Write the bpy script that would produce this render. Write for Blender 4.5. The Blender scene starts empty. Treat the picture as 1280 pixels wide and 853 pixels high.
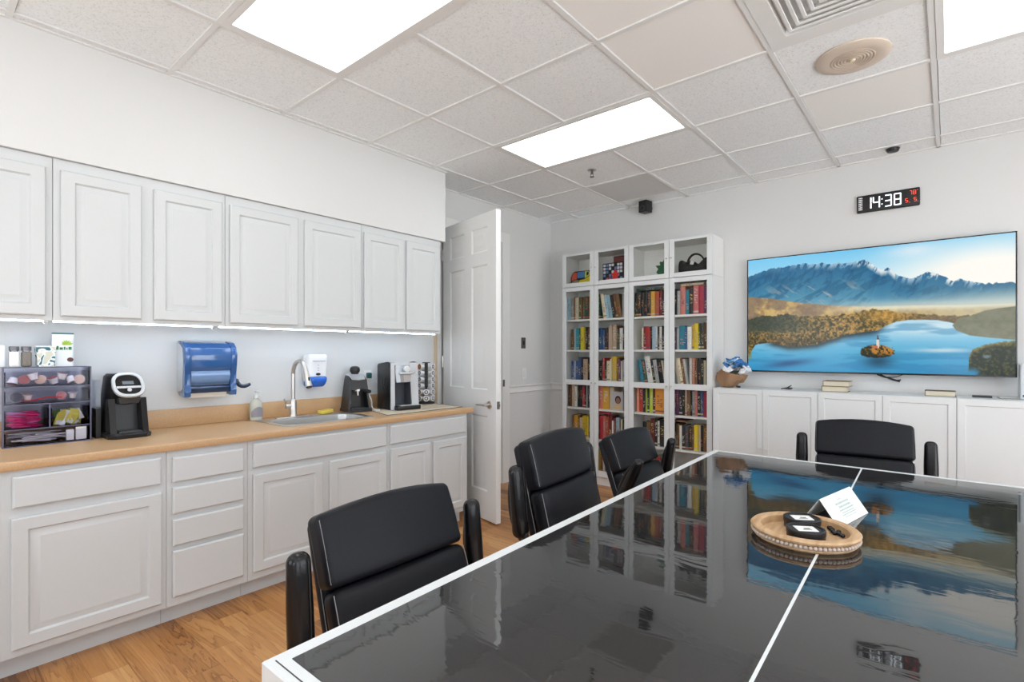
import bpy, bmesh, math, random
import numpy as np
from mathutils import Vector, Matrix

# ------------------------------------------------------------------ camera, world, exposure
S = bpy.context.scene
COL = S.collection
H_EYE = 1.34
cam_d = bpy.data.cameras.new('camera')
cam_d.sensor_fit = 'HORIZONTAL'; cam_d.sensor_width = 36.0
cam_d.lens = 36.0 * 648 / 1280
cam_d.shift_y = (440 - 426.5) / 1280
cam_d.clip_start = 0.02
cam = bpy.data.objects.new('camera', cam_d); COL.objects.link(cam)
cam.location = (0, 0, H_EYE)
cam.rotation_euler = (math.pi / 2, 0, 0.701)
S.camera = cam
S.view_settings.view_transform = 'Standard'
S.view_settings.look = 'None'
S.view_settings.gamma = 1.0
S.view_settings.use_curve_mapping = False
S.view_settings.exposure = 0.03
S.cycles.use_denoising = True
S.cycles.max_bounces = 12
S.cycles.diffuse_bounces = 6
S.cycles.sample_clamp_indirect = 6.0
LIGHT_STRENGTH = 4.4          # ceiling troffer lenses
STRIP_STRENGTH = 15.0          # under-cabinet light bars
SKY_STRENGTH = 5.6            # daylight through the added windows, behind the camera and on the right
W_ = bpy.data.worlds.new('sky'); S.world = W_; W_.use_nodes = True
W_.node_tree.nodes['Background'].inputs[0].default_value = (0.90, 0.95, 1.0, 1)
W_.node_tree.nodes['Background'].inputs[1].default_value = SKY_STRENGTH
_tc = W_.node_tree.nodes.new('ShaderNodeTexCoord'); _sp = W_.node_tree.nodes.new('ShaderNodeSeparateXYZ'); _rp = W_.node_tree.nodes.new('ShaderNodeValToRGB')
_ad = W_.node_tree.nodes.new('ShaderNodeMath'); _ad.operation = 'MULTIPLY_ADD'; _ad.inputs[1].default_value = 0.5; _ad.inputs[2].default_value = 0.5
_rp.color_ramp.elements[0].position = 0.46; _rp.color_ramp.elements[0].color = (0.97, 0.99, 1.0, 1)      # bright ground half, added to light the ceiling from below
_rp.color_ramp.elements[1].position = 0.54; _rp.color_ramp.elements[1].color = (0.60, 0.64, 0.70, 1)    # open sky
W_.node_tree.links.new(_tc.outputs['Generated'], _sp.inputs[0]); W_.node_tree.links.new(_sp.outputs[2], _ad.inputs[0]); W_.node_tree.links.new(_ad.outputs[0], _rp.inputs[0]); W_.node_tree.links.new(_rp.outputs[0], W_.node_tree.nodes['Background'].inputs[0])

# ------------------------------------------------------------------ main dimensions (metres)
XL, YB, ZC = -3.49, 4.82, 2.812          # left wall, back wall, ceiling
XR, YF = 2.45, -1.75                      # right wall, wall behind the camera
XS = -3.17                                # face of the soffit above the wall cabinets
T = 0.6096; GX0 = -3.109; GY0 = 0.313     # ceiling grid
CT = 0.90                                 # countertop height

# ------------------------------------------------------------------ helpers
def link(o):
    COL.objects.link(o); return o

class MB:
    """collects shapes in one bmesh, linked as ONE object"""
    def __init__(s, M=None):
        s.bm = bmesh.new(); s.M = M or Matrix.Identity(4); s.mi = 0
    def _v(s, p): return s.bm.verts.new(s.M @ Vector(p))
    def _f(s, vs):
        try:
            f = s.bm.faces.new(vs); f.material_index = s.mi; return f
        except ValueError:
            return None
    def box(s, x0, x1, y0, y1, z0, z1, bev=0.0, seg=2, R=None):
        M0 = s.M
        if R is not None: s.M = M0 @ R
        vs = [s._v((x, y, z)) for x in (x0, x1) for y in (y0, y1) for z in (z0, z1)]
        s.M = M0
        q = [(0,1,3,2),(4,6,7,5),(0,4,5,1),(2,3,7,6),(0,2,6,4),(1,5,7,3)]
        fs = [s._f([vs[i] for i in k]) for k in q]
        if bev > 0:
            es = list({e for f in fs for e in f.edges})
            r = bmesh.ops.bevel(s.bm, geom=es, offset=bev, segments=seg, profile=0.5, affect='EDGES')
            for f in r['faces']: f.material_index = s.mi
        return s
    def rings(s, loops, cap0=True, cap1=True, closed=True):
        L = [[s._v(p) for p in lp] for lp in loops]
        n = len(L[0])
        for a, b in zip(L, L[1:]):
            for i in range(n if closed else n - 1):
                j = (i + 1) % n
                s._f([a[i], a[j], b[j], b[i]])
        if cap0: s._f(list(reversed(L[0])))
        if cap1: s._f(L[-1])
        return s
    def cyl(s, p0, p1, r0, r1=None, seg=20, cap=True):
        r1 = r0 if r1 is None else r1
        p0, p1 = Vector(p0), Vector(p1); d = (p1 - p0).normalized()
        a = d.orthogonal().normalized(); b = d.cross(a)
        mk = lambda p, r: [p + r * (math.cos(2*math.pi*i/seg) * a + math.sin(2*math.pi*i/seg) * b) for i in range(seg)]
        return s.rings([mk(p0, max(r0, 1e-5)), mk(p1, max(r1, 1e-5))], cap, cap)
    def tube(s, pts, r, seg=10, close=False, smooth=0, flat=1.0):
        P = [Vector(p) for p in pts]
        for _ in range(smooth):
            Q = [P[0]]
            for a, b in zip(P, P[1:]): Q += [a * .75 + b * .25, a * .25 + b * .75]
            P = Q + [P[-1]]
        rr = r if isinstance(r, (list, tuple)) else None
        loops = []; up = None; n = len(P)
        for i, p in enumerate(P):
            if close: d = P[(i+1) % n] - P[i-1]
            else: d = P[min(i+1, n-1)] - P[max(i-1, 0)]
            if d.length < 1e-9: d = Vector((0, 0, 1))
            d.normalize()
            if up is None: up = d.orthogonal().normalized()
            up = (up - d * up.dot(d))
            up = up.normalized() if up.length > 1e-6 else d.orthogonal().normalized()
            b = d.cross(up)
            k = r
            if rr: 
                t = i / max(n - 1, 1) * (len(rr) - 1); j = min(int(t), len(rr) - 2); k = rr[j] + (rr[j+1] - rr[j]) * (t - j)
            loops.append([p + k * (math.cos(2*math.pi*m/seg) * up + flat * math.sin(2*math.pi*m/seg) * b) for m in range(seg)])
        if close: loops.append(loops[0]); return s.rings(loops, False, False)
        return s.rings(loops)
    def lathe(s, prof, c=(0, 0, 0), seg=28, axis='z', cap=True, sx=1.0, sy=1.0):
        loops = []
        for r, h in prof:
            r = max(r, 1e-5); lp = []
            for i in range(seg):
                a = 2 * math.pi * i / seg; x, y = r * math.cos(a) * sx, r * math.sin(a) * sy
                p = (x, y, h) if axis == 'z' else ((h, x, y) if axis == 'x' else (y, h, x))
                lp.append((c[0] + p[0], c[1] + p[1], c[2] + p[2]))
            loops.append(lp)
        return s.rings(loops, cap, cap)
    def prism(s, poly, a, b, axis='x', bev=0):
        def P(u, v, w):
            return (w, u, v) if axis == 'x' else ((u, w, v) if axis == 'y' else (u, v, w))
        A = [s._v(P(u, v, a)) for u, v in poly]; B = [s._v(P(u, v, b)) for u, v in poly]
        n = len(poly); fs = []
        for i in range(n):
            j = (i + 1) % n; fs.append(s._f([A[i], A[j], B[j], B[i]]))
        fs.append(s._f(list(reversed(A)))); fs.append(s._f(B))
        if bev > 0:
            es = list({e for f in fs if f for e in f.edges})
            r = bmesh.ops.bevel(s.bm, geom=es, offset=bev, segments=2, profile=0.5, affect='EDGES')
            for f in r['faces']: f.material_index = s.mi
        return s
    def rbox(s, c, size, r, n=6, fn=None, R=None):
        """rounded box with a subdivided surface; fn deforms local points"""
        hx, hy, hz = [d / 2 for d in size]; r = min(r, hx, hy, hz)
        def ticks(h):
            inner = h - r
            t = [-h, -h + r * .3, -h + r * .62, -inner]
            t += [-inner + 2 * inner * k / n for k in range(1, n)]
            t += [inner, h - r * .62, h - r * .3, h]
            return t
        tx, ty, tz = ticks(hx), ticks(hy), ticks(hz)
        cache = {}
        def V(x, y, z):
            k = (round(x, 6), round(y, 6), round(z, 6))
            if k in cache: return cache[k]
            q = Vector((max(-hx + r, min(hx - r, x)), max(-hy + r, min(hy - r, y)), max(-hz + r, min(hz - r, z))))
            d = Vector((x, y, z)) - q
            p = q + d.normalized() * r if d.length > 1e-9 else Vector((x, y, z))
            if fn: p = Vector(fn(p.x, p.y, p.z))
            if R is not None: p = R @ p
            cache[k] = s._v(p + Vector(c)); return cache[k]
        def face(A, B, mk, flip):
            for i in range(len(A) - 1):
                for j in range(len(B) - 1):
                    q = [mk(A[i], B[j]), mk(A[i+1], B[j]), mk(A[i+1], B[j+1]), mk(A[i], B[j+1])]
                    if flip: q.reverse()
                    if len(set(q)) == 4: s._f(q)
        face(tx, ty, lambda a, b: V(a, b, hz), False); face(tx, ty, lambda a, b: V(a, b, -hz), True)
        face(ty, tz, lambda a, b: V(hx, a, b), False); face(ty, tz, lambda a, b: V(-hx, a, b), True)
        face(tx, tz, lambda a, b: V(a, hy, b), True); face(tx, tz, lambda a, b: V(a, -hy, b), False)
        return s
    def panel(s, u0, u1, v0, v1, prof, to3d, cap0=True):
        """nested rectangles (inset, height): a raised-panel front; to3d(u, v, h)"""
        loops = []
        for i, h in prof:
            loops.append([to3d(u0 + i, v0 + i, h), to3d(u1 - i, v0 + i, h), to3d(u1 - i, v1 - i, h), to3d(u0 + i, v1 - i, h)])
        return s.rings(loops, cap0)
    def sphere(s, c, r, u=14, v=8, sz=1.0):
        prof = [(r * math.sin(math.pi * k / v), -r * math.cos(math.pi * k / v) * sz) for k in range(v + 1)]
        return s.lathe(prof, c, u)
    def build(s, name, mats, parent=None, smooth=True, angle=38, kind=None, label=None):
        bmesh.ops.remove_doubles(s.bm, verts=s.bm.verts, dist=1e-6)
        bmesh.ops.recalc_face_normals(s.bm, faces=s.bm.faces)
        me = bpy.data.meshes.new(name); s.bm.to_mesh(me); s.bm.free()
        for m in (mats if isinstance(mats, (list, tuple)) else [mats]): me.materials.append(m)
        if smooth:
            me.polygons.foreach_set('use_smooth', [True] * len(me.polygons))
            me.set_sharp_from_angle(angle=math.radians(angle))
        o = link(bpy.data.objects.new(name, me))
        if parent: o.parent = parent
        if kind: o['kind'] = kind
        if label: o['label'] = label
        return o

def thing(name, label, cat, loc=(0, 0, 0), rz=0.0, group=None):
    o = link(bpy.data.objects.new(name, None))
    o.empty_display_size = 0.05
    o.location = loc; o.rotation_euler = (0, 0, rz)
    return tag(o, label, cat, group)

def tag(o, label, cat, group=None):
    o['label'] = label; o['category'] = cat
    if group: o['group'] = group
    return o

# ------------------------------------------------------------------ materials
_mats = {}
def srgb(*c):
    f = lambda x: ((x / 255) / 12.92) if x / 255 <= 0.04045 else (((x / 255) + .055) / 1.055) ** 2.4
    return tuple(f(x) for x in c)
def mat(name, col, rough=0.5, metal=0.0, bump=0.0, bscale=200.0, coat=0.0, trans=0.0, ior=1.45, emit=None, estr=0.0, alpha=1.0, spec=0.5, var=0.0, vscale=4.0):
    if name in _mats: return _mats[name]
    m = bpy.data.materials.new(name); m.use_nodes = True
    nt = m.node_tree; b = nt.nodes['Principled BSDF']; I = b.inputs
    I['Base Color'].default_value = (*col, 1); I['Roughness'].default_value = rough; I['Metallic'].default_value = metal
    I['IOR'].default_value = ior; I['Coat Weight'].default_value = coat; I['Coat Roughness'].default_value = 0.08
    I['Transmission Weight'].default_value = trans; I['Alpha'].default_value = alpha
    I['Specular IOR Level'].default_value = spec
    if emit: I['Emission Color'].default_value = (*emit, 1); I['Emission Strength'].default_value = estr
    tc = None
    if bump or var: tc = nt.nodes.new('ShaderNodeTexCoord')
    if bump:
        n = nt.nodes.new('ShaderNodeTexNoise'); n.inputs['Scale'].default_value = bscale; n.inputs['Detail'].default_value = 3
        bp = nt.nodes.new('ShaderNodeBump'); bp.inputs['Strength'].default_value = bump; bp.inputs['Distance'].default_value = 0.002
        nt.links.new(tc.outputs['Object'], n.inputs['Vector']); nt.links.new(n.outputs['Fac'], bp.inputs['Height'])
        nt.links.new(bp.outputs['Normal'], I['Normal'])
    if var:
        n = nt.nodes.new('ShaderNodeTexNoise'); n.inputs['Scale'].default_value = vscale; n.inputs['Detail'].default_value = 4
        mx = nt.nodes.new('ShaderNodeMix'); mx.data_type = 'RGBA'
        mx.inputs[6].default_value = (*[c * (1 - var) for c in col], 1); mx.inputs[7].default_value = (*[min(1, c * (1 + var)) for c in col], 1)
        nt.links.new(tc.outputs['Object'], n.inputs['Vector']); nt.links.new(n.outputs['Fac'], mx.inputs[0]); nt.links.new(mx.outputs[2], I['Base Color'])
    _mats[name] = m; return m

def N(nt, t, **kw):
    n = nt.nodes.new(t)
    for k, v in kw.items(): setattr(n, k, v)
    return n
def math_(nt, op, a, b=None, c=None):
    n = nt.nodes.new('ShaderNodeMath'); n.operation = op
    for i, x in enumerate((a, b, c)):
        if x is None: continue
        if isinstance(x, (int, float)): n.inputs[i].default_value = x
        else: nt.links.new(x, n.inputs[i])
    return n.outputs[0]
def ramp(nt, fac, stops):
    r = nt.nodes.new('ShaderNodeValToRGB'); el = r.color_ramp.elements
    while len(el) < len(stops): el.new(0.5)
    for e, (p, c) in zip(el, stops): e.position = p; e.color = (*c, 1)
    nt.links.new(fac, r.inputs[0]); return r.outputs[0]

M_WALL = mat('wall paint', (.69, .70, .70), .6, bump=.06, bscale=260)
M_CAB = mat('cabinet paint', (.61, .635, .645), .38, bump=.03, bscale=30)
M_TRIM = mat('trim paint', (.78, .79, .785), .35)
M_CEILW = mat('smooth ceiling board', (.88, .88, .865), .8)
M_GRID = mat('ceiling grid enamel', (.78, .79, .79), .5)
M_GREYTILE = mat('grille grey', (.66, .66, .655), .7)
M_WHITE = mat('white laminate', (.73, .76, .77), .35)
M_SHELFIN = mat('bookcase white', (.82, .82, .805), .4)
M_CHROME = mat('brushed nickel', (.62, .60, .57), .28, 1.0)
M_DKMETAL = mat('dark metal', (.18, .175, .17), .35, .9)
M_STEEL = mat('stainless steel', (.60, .60, .58), .3, 1.0, bump=.05, bscale=60)
M_BLACK = mat('black plastic', (.012, .012, .013), .35)
M_BLACKG = mat('gloss black plastic', (.008, .008, .009), .12)
M_DKGREY = mat('charcoal plastic', (.045, .047, .052), .42)
M_SILVER = mat('silver plastic', (.55, .56, .57), .35, .35)
M_LEATHER = mat('black leather', (.0080, .0088, .0118), .40, bump=.22, bscale=420, spec=.24)
M_ARM = mat('gloss black leather', (.006, .006, .007), .24, bump=.08, bscale=200, spec=.45)
M_STITCH = mat('grey stitching', (.30, .30, .31), .8)
M_PAPER = mat('white paper', (.82, .82, .80), .7)
M_LAMP = mat('lamp lens', (.9, .9, .9), .5, emit=(.94, .98, 1.0), estr=LIGHT_STRENGTH)
M_STRIP = mat('light bar lens', (.9, .9, .9), .5, emit=(.66, .82, 1.0), estr=STRIP_STRENGTH)

def wood_floor():
    m = bpy.data.materials.new('oak planks'); m.use_nodes = True; nt = m.node_tree; b = nt.nodes['Principled BSDF']; L = nt.links
    g = N(nt, 'ShaderNodeNewGeometry'); sp = N(nt, 'ShaderNodeSeparateXYZ'); L.new(g.outputs['Position'], sp.inputs[0])
    x, y = sp.outputs[0], sp.outputs[1]
    yr = math_(nt, 'DIVIDE', math_(nt, 'ADD', y, 10.03), .127); row = math_(nt, 'FLOOR', yr); fy = math_(nt, 'FRACT', yr)
    wn = N(nt, 'ShaderNodeTexWhiteNoise', noise_dimensions='1D'); L.new(row, wn.inputs['W'])
    xr = math_(nt, 'DIVIDE', math_(nt, 'ADD', x, math_(nt, 'MULTIPLY', wn.outputs['Value'], 5.0)), 1.15); pid = math_(nt, 'FLOOR', xr); fx = math_(nt, 'FRACT', xr)
    cv = N(nt, 'ShaderNodeCombineXYZ'); L.new(row, cv.inputs[0]); L.new(pid, cv.inputs[1])
    w2 = N(nt, 'ShaderNodeTexWhiteNoise', noise_dimensions='3D'); L.new(cv.outputs[0], w2.inputs['Vector'])
    # grain coordinate : stretched along x, shifted per plank
    gv = N(nt, 'ShaderNodeCombineXYZ')
    L.new(math_(nt, 'ADD', math_(nt, 'MULTIPLY', x, .6), math_(nt, 'MULTIPLY', w2.outputs['Value'], 37.0)), gv.inputs[0])
    L.new(math_(nt, 'ADD', math_(nt, 'MULTIPLY', y, 9.0), math_(nt, 'MULTIPLY', w2.outputs['Value'], 91.0)), gv.inputs[1])
    n1 = N(nt, 'ShaderNodeTexNoise'); n1.inputs['Scale'].default_value = 1.0; n1.inputs['Detail'].default_value = 5; n1.inputs['Distortion'].default_value = 1.6
    L.new(gv.outputs[0], n1.inputs['Vector'])
    cathedral = math_(nt, 'FRACT', math_(nt, 'MULTIPLY', n1.outputs['Fac'], 9.0))
    n2 = N(nt, 'ShaderNodeTexNoise'); n2.inputs['Scale'].default_value = 14; n2.inputs['Detail'].default_value = 4
    L.new(gv.outputs[0], n2.inputs['Vector'])
    f = math_(nt, 'ADD', math_(nt, 'MULTIPLY', n1.outputs['Fac'], .55), math_(nt, 'ADD', math_(nt, 'MULTIPLY', w2.outputs['Value'], .34), math_(nt, 'MULTIPLY', n2.outputs['Fac'], .16)))
    f = math_(nt, 'SUBTRACT', f, math_(nt, 'MULTIPLY', math_(nt, 'POWER', cathedral, 5.0), .22))
    c = ramp(nt, f, [(.22, (.17, .060, .016)), (.42, (.40, .175, .052)), (.58, (.53, .255, .085)), (.82, (.70, .40, .16))])
    ey = math_(nt, 'MINIMUM', fy, math_(nt, 'SUBTRACT', 1.0, fy)); ex = math_(nt, 'MULTIPLY', math_(nt, 'MINIMUM', fx, math_(nt, 'SUBTRACT', 1.0, fx)), 9.0)
    seam = math_(nt, 'LESS_THAN', math_(nt, 'MINIMUM', ex, ey), .012)
    mx = N(nt, 'ShaderNodeMix', data_type='RGBA'); mx.blend_type = 'MULTIPLY'; L.new(math_(nt, 'MULTIPLY', seam, .35), mx.inputs[0]); L.new(c, mx.inputs[6]); mx.inputs[7].default_value = (.35, .25, .2, 1)
    L.new(mx.outputs[2], b.inputs['Base Color']); b.inputs['Roughness'].default_value = .36
    bp = N(nt, 'ShaderNodeBump'); bp.inputs['Strength'].default_value = .12; bp.inputs['Distance'].default_value = .001; L.new(n2.outputs['Fac'], bp.inputs['Height']); L.new(bp.outputs[0], b.inputs['Normal'])
    return m
def tile_mat():
    m = bpy.data.materials.new('fissured ceiling tile'); m.use_nodes = True; nt = m.node_tree; b = nt.nodes['Principled BSDF']; L = nt.links
    g = N(nt, 'ShaderNodeNewGeometry')
    n = N(nt, 'ShaderNodeTexNoise'); n.inputs['Scale'].default_value = 95; n.inputs['Detail'].default_value = 2; L.new(g.outputs['Position'], n.inputs['Vector'])
    v = N(nt, 'ShaderNodeTexVoronoi'); v.inputs['Scale'].default_value = 75; L.new(g.outputs['Position'], v.inputs['Vector'])
    pit = math_(nt, 'LESS_THAN', v.outputs['Distance'], .16)
    f = math_(nt, 'SUBTRACT', n.outputs['Fac'], math_(nt, 'MULTIPLY', pit, .35))
    c = ramp(nt, f, [(.05, (.52, .51, .49)), (.36, (.83, .865, .885)), (.6, (.89, .92, .94))])
    L.new(c, b.inputs['Base Color']); b.inputs['Roughness'].default_value = .9
    bp = N(nt, 'ShaderNodeBump'); bp.inputs['Strength'].default_value = .3; bp.inputs['Distance'].default_value = .002; L.new(f, bp.inputs['Height']); L.new(bp.outputs[0], b.inputs['Normal'])
    return m
def laminate():
    m = bpy.data.materials.new('tan laminate'); m.use_nodes = True; nt = m.node_tree; b = nt.nodes['Principled BSDF']; L = nt.links
    g = N(nt, 'ShaderNodeNewGeometry'); n = N(nt, 'ShaderNodeTexNoise'); n.inputs['Scale'].default_value = 160; n.inputs['Detail'].default_value = 3
    L.new(g.outputs['Position'], n.inputs['Vector'])
    c = ramp(nt, n.outputs['Fac'], [(.3, (.53, .335, .175)), (.5, (.565, .36, .19)), (.7, (.60, .39, .215))])
    L.new(c, b.inputs['Base Color']); b.inputs['Roughness'].default_value = .38
    return m
M_FLOOR = wood_floor(); M_TILE = tile_mat(); M_LAM = laminate()

def pane_mat(name, tint, ior=1.5, rough=0.02):
    m = bpy.data.materials.new(name); m.use_nodes = True; nt = m.node_tree
    for n in list(nt.nodes): nt.nodes.remove(n)
    o = N(nt, 'ShaderNodeOutputMaterial'); mx = N(nt, 'ShaderNodeMixShader'); t = N(nt, 'ShaderNodeBsdfTransparent'); g = N(nt, 'ShaderNodeBsdfGlossy'); f = N(nt, 'ShaderNodeFresnel')
    t.inputs[0].default_value = (*tint, 1); g.inputs['Roughness'].default_value = rough; f.inputs['IOR'].default_value = ior
    nt.links.new(f.outputs[0], mx.inputs[0]); nt.links.new(t.outputs[0], mx.inputs[1]); nt.links.new(g.outputs[0], mx.inputs[2]); nt.links.new(mx.outputs[0], o.inputs[0])
    return m
M_GLASS = pane_mat('clear pane', (.985, .99, .985), 1.12)
M_SMOKE = pane_mat('smoky violet acrylic', (.93, .93, .98), 1.2)
M_CLEAR = pane_mat('clear plastic', (.86, .89, .95), 1.4)

# ------------------------------------------------------------------ room shell
XH = XL - 1.3                              # far side of the corridor behind the door
DY0, DY1, DZ = 3.14, 3.965, 2.455          # doorway in the left wall
MB().box(XH, XR, YF, YB, -.1, 0).build('floor', M_FLOOR, kind='structure', smooth=False)
w = MB()
w.box(XL - .12, XL, YF, DY0, 0, ZC + .3); w.box(XL - .12, XL, DY1, YB, 0, ZC + .3); w.box(XL - .12, XL, DY0, DY1, DZ, ZC + .3)
w.build('wall_left', M_WALL, kind='structure', smooth=False)
MB().box(XH, XR + .12, YB, YB + .12, 0, ZC + .3).build('wall_back', M_WALL, kind='structure', smooth=False)
w = MB(); RY = [(-.9, 1.0), (1.5, 3.7)]; RZ0, RZ1 = .25, 2.55            # two tall unseen windows, added in the right wall to let daylight in
ys_ = [YF] + [q for a in RY for q in a] + [YB]
for i in range(0, len(ys_), 2): w.box(XR, XR + .12, ys_[i], ys_[i+1], 0, ZC + .3)
for a, b_ in RY: w.box(XR, XR + .12, a, b_, 0, RZ0); w.box(XR, XR + .12, a, b_, RZ1, ZC + .3)
w.build('wall_right', M_WALL, kind='structure', smooth=False)
for k, (a, b_) in enumerate(RY):
    f = MB()
    for q in ((a, a + .05, RZ0, RZ1), (b_ - .05, b_, RZ0, RZ1), (a, b_, RZ0, RZ0 + .05), (a, b_, RZ1 - .05, RZ1), ((a + b_) / 2 - .02, (a + b_) / 2 + .02, RZ0, RZ1)):
        f.box(XR + .03, XR + .09, q[0], q[1], q[2], q[3])
    f.build('added_window_%d' % (k + 3), M_TRIM, kind='structure', smooth=False)
w = MB()   # wall behind the camera, two unseen window openings added for daylight
WZ0, WZ1 = .90, 2.30; WX = [(-2.7, -1.3), (-.2, 1.4)]
xs = [XL] + [q for a in WX for q in a] + [XR]
for i in range(0, len(xs), 2): w.box(xs[i], xs[i+1], YF - .12, YF, 0, ZC + .3)
for a, b_ in WX: w.box(a, b_, YF - .12, YF, 0, WZ0); w.box(a, b_, YF - .12, YF, WZ1, ZC + .3)
w.build('wall_front', M_WALL, kind='structure', smooth=False)
for k, (a, b_) in enumerate(WX):
    f = MB()
    for q in ((a, a + .05, WZ0, WZ1), (b_ - .05, b_, WZ0, WZ1), (a, b_, WZ0, WZ0 + .05), (a, b_, WZ1 - .05, WZ1), ((a + b_) / 2 - .02, (a + b_) / 2 + .02, WZ0, WZ1)):
        f.box(q[0], q[1], YF - .09, YF - .03, q[2], q[3])
    f.build('added_window_%d' % (k + 1), M_TRIM, kind='structure', smooth=False)
w = MB(); w.box(XH - .1, XH, DY0 - .8, YB, 0, ZC); w.box(XH, XL - .12, DY0 - .8, DY0 - .7, 0, ZC)
w.build('wall_hall', M_WALL, kind='structure', smooth=False)
MB().box(XL, XS, YF, 2.905, 2.245, ZC + .02).build('trim_1', M_WALL, kind='structure', smooth=False)          # soffit over the cabinets

# ceiling: one face per tile
LIGHTS = [(1, 1), (1, 4), (5, 4), (5, 1), (1, -2), (5, -2)]          # grid cells i, i+1 / j
taken = {(i + d, j) for i, j in LIGHTS for d in (0, 1)} | {(4, 3), (1, 6)}
smoothc = {(3, 3), (3, 2), (4, 5)}
c = MB()
for i in range(-1, 10):
    for j in range(-4, 8):
        if (i, j) in taken: continue
        x0, x1 = max(GX0 + i * T, XL), min(GX0 + (i + 1) * T, XR); y0, y1 = max(GY0 + j * T, YF), min(GY0 + (j + 1) * T, YB)
        if x1 - x0 < .03 or y1 - y0 < .03: continue
        c.mi = 1 if (i, j) in smoothc else 0
        c.box(x0 + .0155, x1 - .005, y0 + .0155, y1 - .005, ZC + .004, ZC + .02)
c.mi = 1; c.box(XH, XL - .12, DY0 - .8, YB, ZC, ZC + .02)
CEIL = c.build('ceiling', [M_TILE, M_CEILW], kind='structure', smooth=False)
MB().box(XH, XR, YF, YB, ZC + .16, ZC + .2).build('ceiling_plenum', M_WALL, CEIL, smooth=False)
g = MB()
for i in range(0, 10):                     # tee bars, broken where a two-tile light fills both cells
    x = GX0 + i * T; cuts = sorted(GY0 + lj * T + .012 for li, lj in LIGHTS if i == li + 1)
    if x > XR: continue
    y = YF
    for q in cuts + [None]:
        e_ = YB if q is None else max(q, YF)
        if e_ - y > .01: g.box(x - .012, x + .012, y, e_, ZC - .004, ZC + .012)
        if q is not None: y = q + T - .024
for j in range(-3, 8):
    y = GY0 + j * T; g.box(XL, XR, y - .012, y + .012, ZC - .0035, ZC + .012)
g.box(XL, XL + .018, 2.905, YB, ZC - .004, ZC + .01); g.box(XL, XR, YB - .018, YB, ZC - .004, ZC + .01); g.box(XS, XS + .018, YF, 2.905, ZC - .004, ZC + .01)
g.build('trim_2', M_GRID, kind='structure', smooth=False)

names = ['fluorescent ceiling panel above the front end of the wall cabinets, cut by the top edge', 'fluorescent ceiling panel in mid ceiling, whole in view, before the bookcases',
         'fluorescent ceiling panel in the top right corner of the photo', 'fluorescent ceiling panel over the right side of the table, overhead',
         'fluorescent ceiling panel behind the viewpoint on the cabinet side', 'fluorescent ceiling panel behind the viewpoint on the right wall side']
for (i, j), nm in zip(LIGHTS, names):
    x0, x1, y0, y1 = GX0 + i * T + .013, GX0 + (i + 2) * T - .013, GY0 + j * T + .013, GY0 + (j + 1) * T - .013
    r = thing('ceiling_light', nm, 'ceiling light', ((x0 + x1) / 2, (y0 + y1) / 2, ZC), group='ceiling light panels')
    hx, hy = (x1 - x0) / 2, (y1 - y0) / 2
    f = MB()
    for q in ((-hx, hx, -hy, -hy + .03), (-hx, hx, hy - .03, hy), (-hx, -hx + .03, -hy + .03, hy - .03), (hx - .03, hx, -hy + .03, hy - .03)):
        f.box(*q, -.006, .06)
    f.box(-hx, hx, -hy, hy, .06, .075)
    f.build('frame', M_GRID, r, smooth=False)
    MB().box(-hx + .03, hx - .03, -hy + .03, hy - .03, .002, .008).build('diffuser', M_LAMP, r, smooth=False)

# supply air vent (square, nested louvres)
r = thing('air_vent', 'white square louvred air vent beside the round ceiling speaker', 'vent', (GX0 + 4.5 * T, GY0 + 3.5 * T, ZC))
h = T / 2 - .013; f = MB()
f.panel(-h, h, -h, h, [(0, .02), (0, -.006), (.075, -.006), (.08, .03)], lambda u, v, z: (u, v, z)); f.build('frame', M_GRID, r)
f = MB()
for k in range(5):
    a = h - .085 - k * .036
    f.rings([[(sx * q, sy * q, z) for sx, sy in ((-1, -1), (1, -1), (1, 1), (-1, 1))] for q, z in ((a, .012), (a - .012, -.008), (a - .024, -.008), (a - .026, -.004), (a - .012, .014))], False, False)
f.build('louvre', M_GRID, r); MB().box(-h, h, -h, h, .03, .04).build('backing', M_GRID, r, smooth=False)
# return grille
r = thing('return_grille', 'plain grey square ceiling grille near the bookcase corner', 'vent', (GX0 + 1.5 * T, GY0 + 6.5 * T, ZC))
f = MB()
for k in range(36): f.box(-h, h, -h + .008 + k * .0162, -h + .016 + k * .0162, .0, .010)
f.build('grille', M_GREYTILE, r, smooth=False); MB().box(-h, h, -h, h, .011, .016).build('backing', M_GREYTILE, r, smooth=False)
# ceiling speaker
r = thing('ceiling_speaker', 'round beige ceiling speaker grille in the tile beside the vent', 'speaker', (-.37, 3.075, ZC))
M_BEIGE = mat('beige grille', (.56, .47, .39), .6, bump=.4, bscale=900); M_BEIGE2 = mat('beige rim', (.66, .57, .48), .5)
MB().lathe([(.160, .003), (.160, -.004), (.150, -.010), (.118, -.014), (.098, -.012)], seg=48).build('rim', M_BEIGE2, r)
f = MB()
for k in range(7): f.lathe([(.098 - k * .014, -.011), (.094 - k * .014, -.0145), (.089 - k * .014, -.0145), (.086 - k * .014, -.011)], seg=40)
f.build('grille', M_BEIGE, r); MB().lathe([(.001, -.021), (.010, -.020), (.013, -.014), (.013, -.010)], seg=16).build('cap', mat('cream cap', (.8, .74, .55), .5), r)
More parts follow.
